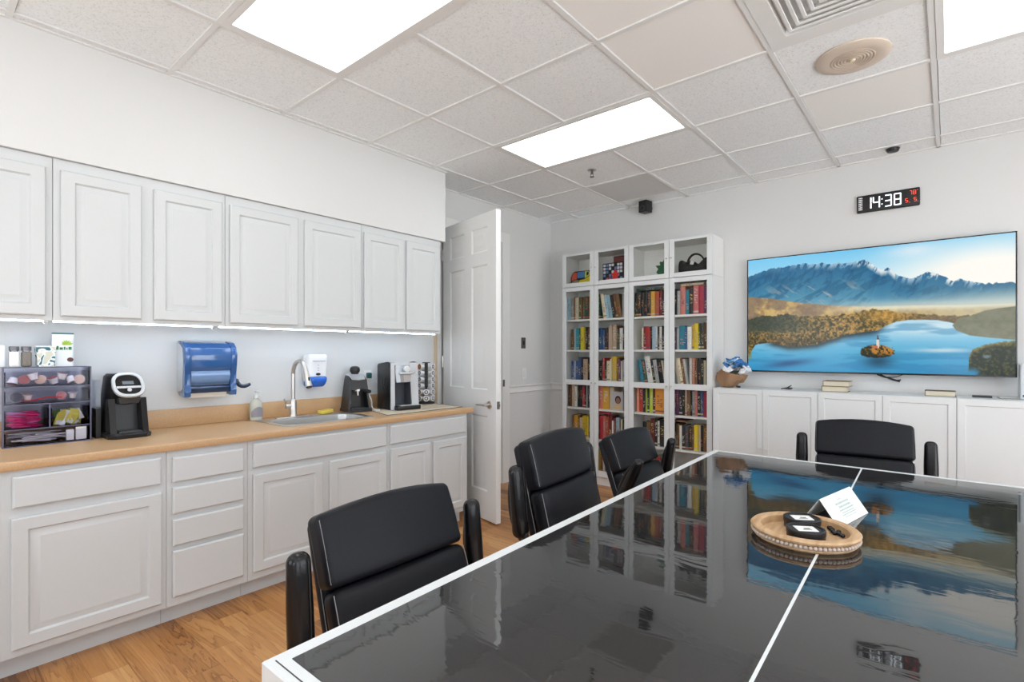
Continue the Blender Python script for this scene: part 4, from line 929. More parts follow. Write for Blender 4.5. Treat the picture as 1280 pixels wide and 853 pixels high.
f = MB(); f.rings([[(x * s_, y, .08 + (z - .08) * s_) for x, z in out] for s_, y in ((.80, -.028), (.94, -.02), (1.0, 0), (.94, .02), (.8, .028))]); f.build('body', mat('green cloth', (.035, .13, .06), .8, bump=.4, bscale=90), r)
f = MB(); f.prism([(.005, .002), (.03, .0), (.045, .03), (.03, .05), (.012, .03)], -.032, -.026, 'y'); f.build('tag', M_PAPER, r)
r = thing('cloth_bag', 'black cloth bag with looped strap behind the rightmost top glass door', 'bag', (-1.742, YFB + .12, ZE))
f = MB(); L_ = []
for k in range(25):
    t = k / 24; x = -.155 + .31 * t; top = .128 + .016 * math.sin(t * 9) + .014 * math.sin(t * 17 + 1)
    env = .03 + .04 * math.sin(math.pi * t) ** .5
    L_.append([(x, env * math.cos(a), (top / 2) * (1 + math.sin(a))) for a in [2 * math.pi * j / 14 for j in range(14)]])
f.rings(L_); f.build('body', mat('black cloth', (.018, .018, .018), .85, bump=.4, bscale=120), r)
MB().tube([(-.07, -.03, .10), (-.055, -.035, .155), (-.01, -.035, .19), (.05, -.035, .175), (.085, -.03, .12)], .011, smooth=2, flat=.5).build('strap', mat('black webbing', (.012, .012, .012), .8), r)
f = MB(); f.prism([(-.03, .09), (.0, .085), (.012, .11), (-.002, .125), (-.022, .118)], -.082, -.076, 'y'); f.build('badge', M_SILVER, r)

# ------------------------------------------------------------------ low cabinets along the back wall
LC = [(-1.531, -1.141, -.757, 'beside the bookcase'), (-.756, -.359, .035, 'behind the far chair'), (.036, .433, .830, 'cut by the right edge of the photo')]
YC = 4.45; ZT2 = 1.035
for x0, xm, x1, nm in LC:
    w = x1 - x0; m = xm - x0
    r = thing('low_cabinet', 'low white two-door cabinet against the back wall, ' + nm, 'cabinet', (x0, YC, 0), group='low cabinets below the television')
    f = MB(); f.box(0, w, .02, YB - YC - .016, .08, ZT2); f.box(.0, w, .05, YB - YC - .016, 0, .08); f.build('cabinet_body', M_WHITE, r, smooth=False)
    for a, b_, kx in ((.0012, m - .0012, m - .02), (m + .0012, w - .0012, m + .02)):
        f = MB(); f.panel(a, b_, .085, ZT2 - .002, [(0, .0195), (0, .001), (.001, 0), (.040, 0), (.043, .006), (.044, .006)], lambda u, v, hh: (u, hh, v)); o = f.build('door', M_WHITE, r)
        f = MB(); f.cyl((kx, 0, .565), (kx, -.01, .565), .005, seg=10); f.lathe([(.001, -.020), (.009, -.019), (.010, -.014), (.005, -.008)], (kx, 0, .565), 14, 'y'); f.build('knob', M_WHITE, o)

# ------------------------------------------------------------------ television
TX0, TX1, TZ0, TZ1, TY = -1.342, .341, 1.170, 2.137, 4.755
r = thing('television', 'large wall television showing an alpine lake landscape', 'television', ((TX0 + TX1) / 2, TY, TZ0))
hw, ht = (TX1 - TX0) / 2, TZ1 - TZ0
f = MB(); f.box(-hw, hw, .001, .022, 0, ht, .002); f.rings([[(-hw * .8, y, ht * .15), (hw * .8, y, ht * .15), (hw * .8, y, ht * .8), (-hw * .8, y, ht * .8)] for y in (.022, .05)]); f.build('housing', M_BLACK, r)
f = MB(); e_ = .008
for q in ((-hw, hw, 0, e_ + .004), (-hw, hw, ht - e_, ht), (-hw, -hw + e_, 0, ht), (hw - e_, hw, 0, ht)): f.box(q[0], q[1], -.002, .004, q[2], q[3], .001, 1)
f.build('bezel', M_BLACKG, r)
def picture(nu, nv):
    rs = np.random.RandomState(5)
    def noise(u, v, s, oct=4, seed=0):
        o = np.zeros_like(u); amp = 1; tot = 0
        for k in range(oct):
            g = np.random.RandomState(seed * 31 + k).rand(97, 97); x, y = u * s[0] * 2 ** k, v * s[1] * 2 ** k
            xi, yi = np.floor(x).astype(int), np.floor(y).astype(int); fx, fy = x - xi, y - yi; fx = fx * fx * (3 - 2 * fx); fy = fy * fy * (3 - 2 * fy)
            G = lambda a, b: g[a % 97, b % 97]
            o += amp * ((G(xi, yi) * (1 - fx) + G(xi + 1, yi) * fx) * (1 - fy) + (G(xi, yi + 1) * (1 - fx) + G(xi + 1, yi + 1) * fx) * fy); tot += amp; amp *= .55
        return o / tot
    U, V = np.meshgrid(np.linspace(0, 1, nu), np.linspace(0, 1, nv))
    C = np.zeros((nv, nu, 3)); col = lambda *c: np.array(c, float)
    def lay(mask, c): C[:] = C * (1 - mask[..., None]) + c * mask[..., None]
    sm = lambda x, a, b: np.clip((x - a) / (b - a), 0, 1) ** 2 * (3 - 2 * np.clip((x - a) / (b - a), 0, 1))
    mix = lambda a, b, t: a * (1 - t[..., None]) + b * t[..., None]
    nz = noise(U, V, (7, 5), 5, 1); nf = noise(U, V, (60, 34), 4, 2); nff = noise(U, V, (150, 80), 3, 8)
    # sky
    s = mix(col(105, 195, 240), col(205, 236, 246), sm(V, -.05, .34)); glow = np.exp(-(((U - .93) / .33) ** 2 + ((V - .30) / .28) ** 2)); s = mix(s, col(255, 252, 244), np.clip(glow * 1.25, 0, 1))
    cl = np.exp(-(((U - .66) / .10) ** 2 + ((V - .06) / .05) ** 2)); s = mix(s, col(238, 243, 247), np.clip(cl * (.25 + nz) , 0, 1) * .8)
    s = mix(s, col(150, 214, 244), np.clip(np.exp(-((U - .12) / .3) ** 2) * .35, 0, 1))
    C[:] = s
    P = lambda pts, u: np.interp(u, [p[0] for p in pts], [p[1] for p in pts])
    ridge = [(0, .150), (.05, .118), (.093, .099), (.186, .085), (.263, .075), (.285, .090), (.33, .084), (.348, .090), (.371, .108), (.40, .098), (.44, .110), (.489, .092), (.51, .100), (.527, .128), (.564, .181), (.591, .174), (.627, .235), (.666, .271), (.697, .257), (.731, .222), (.772, .262), (.813, .313), (.833, .292), (.868, .328), (.925, .347), (.958, .346), (1, .349)]
    ru = P(ridge, U) + (noise(U, U * 0, (90, 1), 3, 3) - .5) * .022
    mt = sm(V, ru - .002, ru + .002)
    nr = noise(U + V * .25, V * .6, (70, 22), 5, 4)
    dep = np.clip((V - ru) / .30, 0, 1)
    m = mix(col(30, 98, 142), col(84, 148, 176), dep); m = mix(m, col(18, 70, 112), sm(nr, .52, .7) * (1 - dep) * .5); m = mix(m, col(28, 84, 120), sm(noise(U * 1.3 + V, V, (24, 14), 4, 15), .5, .66) * .45); m = mix(m, col(150, 176, 184), sm(U, .55, 1.05) * (.35 + .65 * dep)); m = mix(m, col(222, 222, 200), sm(U, .6, 1.0) * sm(V, .36, .52) * .9); m = mix(m, col(140, 178, 192), sm(V, .36, .50) * .55)
    snow = sm(nr + .10 * (1 - (V - ru) / .08), .50, .60) * np.clip(1.2 - (V - ru) / .05, 0, 1) * (U < .9) * (.15 + .5 * sm(U, .08, .35)); m = mix(m, col(216, 232, 242), snow)
    tip = sm(nr, .40, .5) * np.clip(1.3 - (V - ru) / .045, 0, 1) * ((np.abs(U - .545) < .07) | (np.abs(U - .765) < .05)); m = mix(m, col(236, 238, 236), tip * .9)
    scree = sm(noise(U * 1.2 - V * .8, V, (26, 10), 4, 6), .56, .72) * sm(V, .2, .32) * (1 - sm(V, .40, .5)) * np.exp(-((U - .30) / .22) ** 2); m = mix(m, col(178, 172, 170), scree * .85)
    lay(mt, m)
    # plain, mist
    base = [(0, .327), (.102, .349), (.239, .404), (.397, .447), (.552, .464), (.678, .47), (.843, .485), (1, .49)]
    pb = P(base, U); pl = sm(V, pb, pb + .012)
    p = mix(col(176, 140, 96), col(206, 176, 112), sm(nf, .35, .6)); p = mix(p, col(110, 96, 90), sm(nz, .52, .66) * .6); p = mix(p, col(196, 190, 158), sm(U, .45, .9) * .7); p = mix(p, col(232, 226, 196), np.exp(-((V - .475 - .02 * U) / .022) ** 2) * sm(U, .25, .6) * .85)
    lay(pl, p)
    mist = np.exp(-((V - pb) / .035) ** 2) * sm(U, .2, .7) * .55; C[:] = mix(C, col(226, 224, 208), mist)
    # forest band
    ft = [(0, .545), (.05, .512), (.182, .503), (.27, .530), (.376, .53), (.466, .515), (.533, .490), (.589, .505), (.643, .535), (.729, .552), (.83, .565)]
    fu = P(ft, U) + (nf - .5) * .03; fm = sm(V, fu - .004, fu + .006)
    q = mix(col(66, 66, 44), col(190, 148, 82), sm(nff * .7 + nf * .3, .34, .70)); q = mix(q, col(54, 66, 58), sm(1 - U, .62, .9) * (1 - sm(V, .62, .70)) * .85); q = mix(q, col(120, 104, 84), sm(U, .60, .75) * .7); q = mix(q, col(38, 36, 26), sm(V, .66, .76) * sm(nf, .3, .6) * .6)
    gold = np.exp(-(((U - .58) / .08) ** 2 + ((V - .545) / .05) ** 2)); q = mix(q, col(222, 168, 78), gold * .6)
    lay(fm, q)
    # lake
    sh = [(0, .86), (.012, .84), (.036, .768), (.099, .751), (.191, .788), (.247, .784), (.311, .773), (.374, .732), (.425, .697), (.475, .679), (.551, .662), (.588, .621), (.625, .596), (.677, .585), (.762, .595), (.803, .616), (.83, .64), (1, .70)]
    su = P(sh, U) + (nf - .5) * .008; lk = sm(V, su - .003, su + .004)
    w_ = mix(col(168, 214, 236), col(80, 170, 210), sm(V, .62, .88)); w_ = mix(w_, col(48, 142, 192), sm(V, .82, 1.0) * .7); w_ = mix(w_, col(120, 190, 222), np.exp(-(((U - .10) / .14) ** 2 + ((V - .80) / .035) ** 2)) * .5); w_ = mix(w_, col(212, 232, 240), np.exp(-(((U - .735) / .15) ** 2 + ((V - .645) / .06) ** 2)) * .9)
    w_ = mix(w_, col(42, 124, 172), sm(noise(U, V, (6, 22), 4, 11), .48, .68) * .45); w_ = mix(w_, col(206, 220, 228), np.exp(-(((U - .78) / .10) ** 2 + ((V - .822) / .016) ** 2)) * .85)
    w_ = mix(w_, col(22, 70, 120), np.exp(-(((U - .19) / .10) ** 2 + ((V - .935 + (U - .19) * .25) / .03) ** 2)) * .8); w_ = mix(w_, col(30, 40, 44), np.exp(-((V - su) / .035) ** 2) * (1 - sm(U, .52, .62)) * sm(U, .06, .14) * .8)
    w_ = mix(w_, col(24, 54, 74), np.exp(-(((U - .555) / .05) ** 2 + ((V - .91) / .05) ** 2)) * .7)
    lay(lk, w_)
    # near left bank
    nb = sm(.020 - U + (nff - .5) * .03, 0, .008) * sm(V, .74, .80) * (1 - sm(V, .85, .93)) * .8; lay(nb, mix(col(80, 74, 30), col(206, 160, 60), nff))
    # right hills
    h1 = sm(V, P([(.80, .66), (.831, .585), (.866, .572), (.909, .538), (.95, .524), (1, .515)], U) - .003, P([(.80, .66), (.831, .585), (.866, .572), (.909, .538), (.95, .524), (1, .515)], U) + .004) * (1 - sm(V, P([(.81, .64), (.822, .676), (.865, .715), (.919, .731), (1, .75)], U) - .004, P([(.81, .64), (.822, .676), (.865, .715), (.919, .731), (1, .75)], U) + .004)) * (U > .806)
    lay(h1, mix(col(112, 114, 92), col(138, 138, 116), nf)); 
    lo = P([(.858, 1.0), (.862, .865), (.873, .816), (.911, .781), (.956, .764), (1, .755)], U) + (nff - .5) * .02
    h2 = sm(V, lo - .004, lo + .006) * (U > .858) * (1 - sm(V - .93, .0, .06) * sm(.905 - U, 0, .03)); q2 = mix(col(30, 42, 30), col(92, 90, 46), sm(nff, .45, .85)); q2 = mix(q2, col(172, 150, 84), np.exp(-((V - lo) / .025) ** 2) * .7); lay(h2, q2); lay(np.exp(-(((U - .915) / .012) ** 2 + ((V - .868) / .014) ** 2) ** 2) * .8, col(120, 140, 150) + U[..., None] * 0)
    # island with church
    isl = ((U - .549) / .066) ** 2 + ((V - .838) / np.where(V < .838, .062, .044)) ** 2 + (nff - .5) * .5; im = 1 - sm(isl, .85, 1.05); lay(im, mix(mix(col(34, 42, 24), col(190, 128, 46), sm(nff + (.82 - V) * 1.5 + (U - .55) * 2, .42, .66)), col(22, 28, 20), sm(V, .84, .88)))
    lay(((np.abs(U - .553) < .0045) & (V > .735) & (V < .80)).astype(float), col(226, 214, 200) + U[..., None] * 0); lay(((np.abs(U - .553) < .0045 * np.clip((V - .69) / .045, 0, 1)) & (V <= .735) & (V > .69)).astype(float), col(90, 70, 64) + U[..., None] * 0); lay(((np.abs(U - .542) < .010) & (V > .785) & (V < .805)).astype(float), col(190, 110, 80) + U[..., None] * 0)
    return np.clip(C, 0, 255)
NU, NV = 400, 230
im = picture(NU, NV) / 255.0; lin = np.where(im <= .04045, im / 12.92, ((im + .055) / 1.055) ** 2.4)
xs = np.linspace(-hw + e_, hw - e_, NU); zs = np.linspace(ht - e_, e_ + .004, NV)
X, Z = np.meshgrid(xs, zs); co = np.stack([X, np.full_like(X, -.0005), Z], -1).reshape(-1, 3)
idx = np.arange(NU * NV).reshape(NV, NU); fc = np.stack([idx[:-1, :-1], idx[1:, :-1], idx[1:, 1:], idx[:-1, 1:]], -1).reshape(-1, 4)
me = bpy.data.meshes.new('screen'); me.from_pydata(co.tolist(), [], fc.tolist())
at = me.color_attributes.new('picture', 'FLOAT_COLOR', 'POINT'); at.data.foreach_set('color', np.concatenate([lin.reshape(-1, 3), np.ones((NU * NV, 1))], 1).astype(np.float32).ravel())
m = bpy.data.materials.new('lit screen'); m.use_nodes = True; nt = m.node_tree; b = nt.nodes['Principled BSDF']; vc = N(nt, 'ShaderNodeVertexColor'); vc.layer_name = 'picture'
b.inputs['Base Color'].default_value = (.01, .01, .01, 1); b.inputs['Roughness'].default_value = .15; b.inputs['Specular IOR Level'].default_value = .2; nt.links.new(vc.outputs[0], b.inputs['Emission Color']); b.inputs['Emission Strength'].default_value = .95
me.materials.append(m); o = link(bpy.data.objects.new('screen', me)); o.parent = r
f = MB(); f.tube([(.08, .03, .0), (.12, .03, -.02), (.17, .035, -.03), (.20, .035, -.045), (.225, .03, -.038)], .005, smooth=2); f.tube([(.10, .03, .0), (.16, .035, -.035), (.22, .035, -.052)], .005, smooth=2); f.tube([(.13, .035, -.02), (.19, .035, -.022), (.235, .03, .0)], .003, smooth=2); f.build('cable', M_BLACK, r)

# ------------------------------------------------------------------ digital clock
r = thing('digital_clock', 'black digital wall clock reading 14:38 above the television', 'clock', (-.357, 4.795, 2.477))
MB().rbox((0, .010, 0), (.386, .022, .132), .008, 4).build('case', M_BLACK, r)
M_LEDW = mat('white led', (.8, .8, .8), .5, emit=(.82, .92, 1.0), estr=1.15); M_LEDR = mat('red led', (.5, .05, .03), .5, emit=(.85, .10, .06), estr=.85)
SEG = {'0': 'abcdef', '1': 'bc', '2': 'abged', '3': 'abgcd', '4': 'fgbc', '5': 'afgcd', '7': 'abc', '8': 'abcdefg'}
def seven(f, ch, x, z, w, h, t):
    y0, y1 = -.0022, -.0008; hh = h / 2; g = t * .18
    S_ = {'a': (x + t * .6, x + w - t * .6, z + h - t, z + h), 'd': (x + t * .6, x + w - t * .6, z, z + t), 'g': (x + t * .6, x + w - t * .6, z + hh - t / 2, z + hh + t / 2), 'f': (x, x + t, z + hh + g, z + h - t * .4), 'e': (x, x + t, z + t * .4, z + hh - g), 'b': (x + w - t, x + w, z + hh + g, z + h - t * .4), 'c': (x + w - t, x + w, z + t * .4, z + hh - g)}
    for s_ in SEG[ch]: q = S_[s_]; f.box(q[0], q[1], y0, y1, q[2], q[3])
X_ = lambda u: -.193 + .386 * u
f = MB(); h_ = .090; z_ = -.045; wd = .046; t_ = .0085
seven(f, '1', X_(.235) - wd + t_ / 2, z_, wd, h_, t_); seven(f, '4', X_(.265), z_, wd, h_, t_); seven(f, '3', X_(.452), z_, wd, h_, t_); seven(f, '8', X_(.600), z_, wd, h_, t_)
for dz in (.018, -.020): f.box(X_(.415) - .004, X_(.415) + .004, -.0022, -.0008, dz - .004, dz + .004)
f.build('time_digits', M_LEDW, r)
f = MB(); seven(f, '7', X_(.84), .016, .016, .032, .004); seven(f, '8', X_(.895), .016, .018, .032, .004); seven(f, '5', X_(.775), -.036, .018, .030, .004); seven(f, '5', X_(.905), -.036, .018, .030, .004)
f.box(X_(.84), X_(.84) + .004, -.0022, -.0008, -.040, -.035); f.box(X_(.965), X_(.965) + .004, -.0022, -.0008, -.040, -.035); f.box(X_(.955), X_(.955) + .005, -.0022, -.0008, .043, .048); f.build('small_digits', M_LEDR, r)
f = MB()
for k in range(7):
    for q in range(3): f.box(X_(.035) + q * .0085, X_(.035) + q * .0085 + .0055, -.0020, -.0008, .042 - k * .0145, .051 - k * .0145)
f.build('day_marks', mat('dim white led', (.6, .6, .6), .5, emit=(.8, .84, .9), estr=.5), r)
# wall speaker
r = thing('wall_speaker', 'small black box speaker on the wall over the bookcases', 'speaker', (-2.275, 4.72, 2.758), -.15)
MB().rbox((0, 0, 0), (.092, .10, .112), .006, 3).build('cabinet', M_BLACK, r); f = MB(); f.box(-.040, .040, -.0535, -.049, -.050, .050); f.build('grille', mat('speaker cloth', (.02, .02, .021), .8, bump=.6, bscale=900), r)
f = MB(); f.lathe([(.022, -.0545), (.026, -.056), (.029, -.0545)], (0, 0, -.022), 20, 'y', cap=False); f.build('cone_ring', M_DKGREY, r); f = MB(); f.box(-.012, .012, .05, .112, -.012, .012); f.build('bracket', M_BLACK, r)

# ------------------------------------------------------------------ things on the low cabinets
r = thing('bouquet', 'blue and white flowers wrapped in brown paper beside the bookcase', 'bouquet', (-1.425, 4.60, ZT2 + .001))
ax = Vector((.35, -.12, 1)).normalized(); rn = random.Random(3)
f = MB(); L_ = []
for z, rad in ((.0, .035), (.012, .06), (.05, .085), (.095, .100), (.14, .112), (.125, .088), (.07, .06)):
    L_.append([(-.035 + z * .3 + (rad * (1 + .16 * math.sin(5 * a + z * 40) + .10 * math.sin(11 * a + z * 90))) * math.cos(a), .85 * rad * (1 + .14 * math.sin(4 * a + 1)) * math.sin(a), max(0, z + .018 * math.sin(3 * a + 2) * (z > .04) - (.045 * max(0, math.cos(a - .3)) if z > .06 else 0))) for a in [2 * math.pi * k / 40 for k in range(40)]])
f.rings(L_); f.build('paper_wrap', mat('brown kraft paper', (.36, .21, .12), .8, bump=.5, bscale=40), r, angle=25)
M_FB = mat('blue petals', (.05, .19, .46), .6); M_FW = mat('white petals', (.80, .82, .84), .6); M_FL = mat('light blue petals', (.28, .50, .72), .6); M_LEAF = mat('dark leaf', (.10, .16, .12), .6)
for k in range(46):
    a = rn.uniform(0, 2 * math.pi); q = rn.random() ** .6; c0 = Vector((.030 + .110 * q * math.cos(a), -.01 + .08 * q * math.sin(a), .140 + .095 * (1 - q * q) + rn.uniform(-.012, .012)))
    f = MB(); R0 = Matrix.Translation(c0) @ Matrix.Rotation(rn.uniform(-.8, .8), 4, 'X') @ Matrix.Rotation(rn.uniform(-.8, .8), 4, 'Y'); f.M = R0
    for j in range(5):
        b_ = 2 * math.pi * j / 5; s_ = .040
        f.sphere((s_ * .5 * math.cos(b_), s_ * .5 * math.sin(b_), .003), .0165, 8, 5, .45)
    f.sphere((0, 0, .002), .010, 8, 4)
    f.build('flower', M_FW if c0.z < .185 or k % 7 == 0 else (M_FL if k % 3 == 0 else M_FB), r)
f = MB()
for k in range(9):
    a = 2 * math.pi * k / 9; c0 = Vector((.02, -.01, .11)); e2 = c0 + Vector((.10 * math.cos(a), .08 * math.sin(a), .05)); n2 = Vector((-math.sin(a), math.cos(a), .2)) * .012; f._f([f._v(c0), f._v((c0 + e2) / 2 + n2), f._v(e2), f._v((c0 + e2) / 2 - n2)])
f.build('leaf', M_LEAF, r)
f = MB(); f.cyl((.055, -.04, .012), (.085, -.055, .010), .009, .008, 10); f.build('stem_end', M_DKGREY, r)
def lying_book(x, y, z, w, d, t, cm, lb, rz=0.0):
    """spine to the wall, page edges to the room"""
    r = thing('book', lb, 'book', (x, y, z), rz, 'books lying on the low cabinets')
    f = MB(); c = .0025; f.box(-w / 2, w / 2, 0, d, 0, c); f.box(-w / 2, w / 2, 0, d, t - c, t)
    f.box(-w / 2 - .003, -w / 2 + .001, 0, d, 0, t); f.build('cover', cm, r); MB().box(-w / 2 + .001, w / 2 - .005, .004, d - .004, c, t - c).build('pages', M_PAGES, r)
M_BKC = mat('brown cloth cover', (.20, .13, .06), .6)
lying_book(-.668, 4.60, ZT2 + .0006, .170, .13, .040, M_BKC, 'lower of two stacked cream-paged books under the television'); lying_book(-.660, 4.603, ZT2 + .0412, .170, .13, .040, M_BKC, 'upper of two stacked cream-paged books under the television', -.05)
lying_book(-.048, 4.60, ZT2 + .0006, .162, .12, .036, mat('grey brown cover', (.14, .10, .08), .6), 'single book lying flat right of the stacked pair')
r = thing('remote_control', 'flat dark grey remote control on the low cabinet', 'remote', (.165, 4.64, ZT2 + .0006)); MB().rbox((0, .02, .007), (.10, .055, .014), .005, 3).build('case', M_DKGREY, r)
f = MB()
for k in range(8): f.lathe([(.004, .014), (.0035, .0155)], (-.038 + .011 * k, .02, 0), 10)
f.build('button', M_SILVER, r)
r = thing('notebook', 'thin grey notebook at the right end of the low cabinets', 'notebook', (.300, 4.66, ZT2 + .0006), .05); MB().box(-.055, .055, -.03, .07, 0, .003, .001).build('cover', mat('notebook grey', (.20, .19, .19), .5), r); MB().box(-.050, .050, -.026, .066, .003, .008).build('pages', M_PAPER, r); MB().box(-.055, .055, -.03, .07, .008, .010, .001).build('lid', mat('notebook pale', (.56, .56, .56), .4), r)
r = thing('router_box', 'upright pale box by the right edge below the television', 'box', (.385, 4.66, ZT2 + .0006)); MB().rbox((0, 0, .112), (.085, .13, .224), .008, 3).build('case', mat('pale grey case', (.62, .66, .70), .4), r); MB().box(-.03, .03, -.068, -.064, .02, .03).build('slot', M_BLACK, r)
r = thing('desk_clip', 'small dark grey clip lying on the low cabinet beside the flowers', 'clip', (-1.005, 4.64, ZT2 + .0006))
f = MB(); f.tube([(-.045, 0, .003), (.0, .01, .012), (.03, .015, .034)], [.003, .006, .003], 8); f.tube([(-.01, .0, .006), (.015, -.004, .008), (.04, -.004, .012)], [.005, .008, .006], 8); f.build('clip', M_DKGREY, r)
# ------------------------------------------------------------------ conference table
def tglass():
    m = bpy.data.materials.new('dark film covered glass'); m.use_nodes = True; nt = m.node_tree; b = nt.nodes['Principled BSDF']; L = nt.links
    b.inputs['Base Color'].default_value = (.017, .017, .018, 1); b.inputs['Roughness'].default_value = .035; b.inputs['IOR'].default_value = 1.95
    g = N(nt, 'ShaderNodeNewGeometry'); mp = N(nt, 'ShaderNodeMapping'); mp.inputs['Scale'].default_value = (5.0, 16.0, 1.0); mp.inputs['Rotation'].default_value = (0, 0, .25); L.new(g.outputs['Position'], mp.inputs[0])
    n = N(nt, 'ShaderNodeTexNoise'); n.inputs['Scale'].default_value = 1.0; n.inputs['Detail'].default_value = 3; n.inputs['Distortion'].default_value = .6; L.new(mp.outputs[0], n.inputs[0])
    bp = N(nt, 'ShaderNodeBump'); bp.inputs['Strength'].default_value = .10; bp.inputs['Distance'].default_value = .004; L.new(n.outputs['Fac'], bp.inputs['Height']); L.new(bp.outputs[0], b.inputs['Normal'])
    return m
M_TG = tglass()
lx = lambda y: -1.001 - .0297 * (y - .447)
sx = lambda y: -.2705 - .0315 * (y - .986)
rx = lambda y: sx(y) + .742
Y0, Y1, ZT_ = .447, 3.170, .75
r = thing('conference_table', 'large white framed conference table with dark reflective glass top', 'table', (-.3, 1.8, 0))
Mt = Matrix.Translation((.3, -1.8, 0))
quad = lambda a, b_, i: [(lx(a) + i, a), (rx(a) - i, a), (rx(b_) - i, b_), (lx(b_) + i, b_)]
f = MB(Mt)
o_, i_ = quad(Y0, Y1, 0), [(lx(Y0 + .041) + .036, Y0 + .041), (rx(Y0 + .041) - .036, Y0 + .041), (rx(Y1 - .041) - .036, Y1 - .041), (lx(Y1 - .041) + .036, Y1 - .041)]
c_ = [(x + (.003 if k in (0, 3) else -.003), y + (.003 if k < 2 else -.003)) for k, (x, y) in enumerate(o_)]
L3 = lambda P, z: [(x, y, z) for x, y in P]
f.rings([L3(i_, ZT_ - .02), L3(i_, ZT_), L3(c_, ZT_), L3(o_, ZT_ - .003), L3(o_, ZT_ - .09), L3(i_, ZT_ - .09), L3(i_, ZT_ - .02)], False, False)
f.build('frame', M_WHITE, r, smooth=False)
f = MB(Mt); f.prism(i_, ZT_ - .045, ZT_ - .008, 'z'); f.build('core', M_WHITE, r, smooth=False)
f = MB(Mt)
for y in (.4655,): f.box(lx(y) + .018, rx(y) - .018, y - .0012, y + .0012, ZT_ - .001, ZT_ + .0006)
f.build('groove', M_DKGREY, r, smooth=False)
for sgn in (-1, 1):
    ya, yb = Y0 + .042, Y1 - .042
    a = (lambda y: lx(y) + .037) if sgn < 0 else (lambda y: sx(y) + .0035); b2 = (lambda y: sx(y) - .0035) if sgn < 0 else (lambda y: rx(y) - .037)
    f = MB(Mt); f.prism([(a(ya), ya), (b2(ya), ya), (b2(yb), yb), (a(yb), yb)], ZT_ - .0075, ZT_ + .0008, 'z'); f.build('glass_panel', M_TG, r, smooth=False)
f = MB(Mt); f.prism([(sx(ya) - .0035, ya), (sx(ya) + .0035, ya), (sx(yb) + .0035, yb), (sx(yb) - .0035, yb)], ZT_ - .0075, ZT_ + .001, 'z'); f.build('seam_strip', M_WHITE, r, smooth=False)
for y in (Y0 + .05, Y1 - .26):
    for x in (lx(y) + .46, rx(y) - .52): f = MB(Mt); f.box(x, x + .06, y, y + .06, 0, ZT_ - .089, .004); f.build('leg', M_WHITE, r)

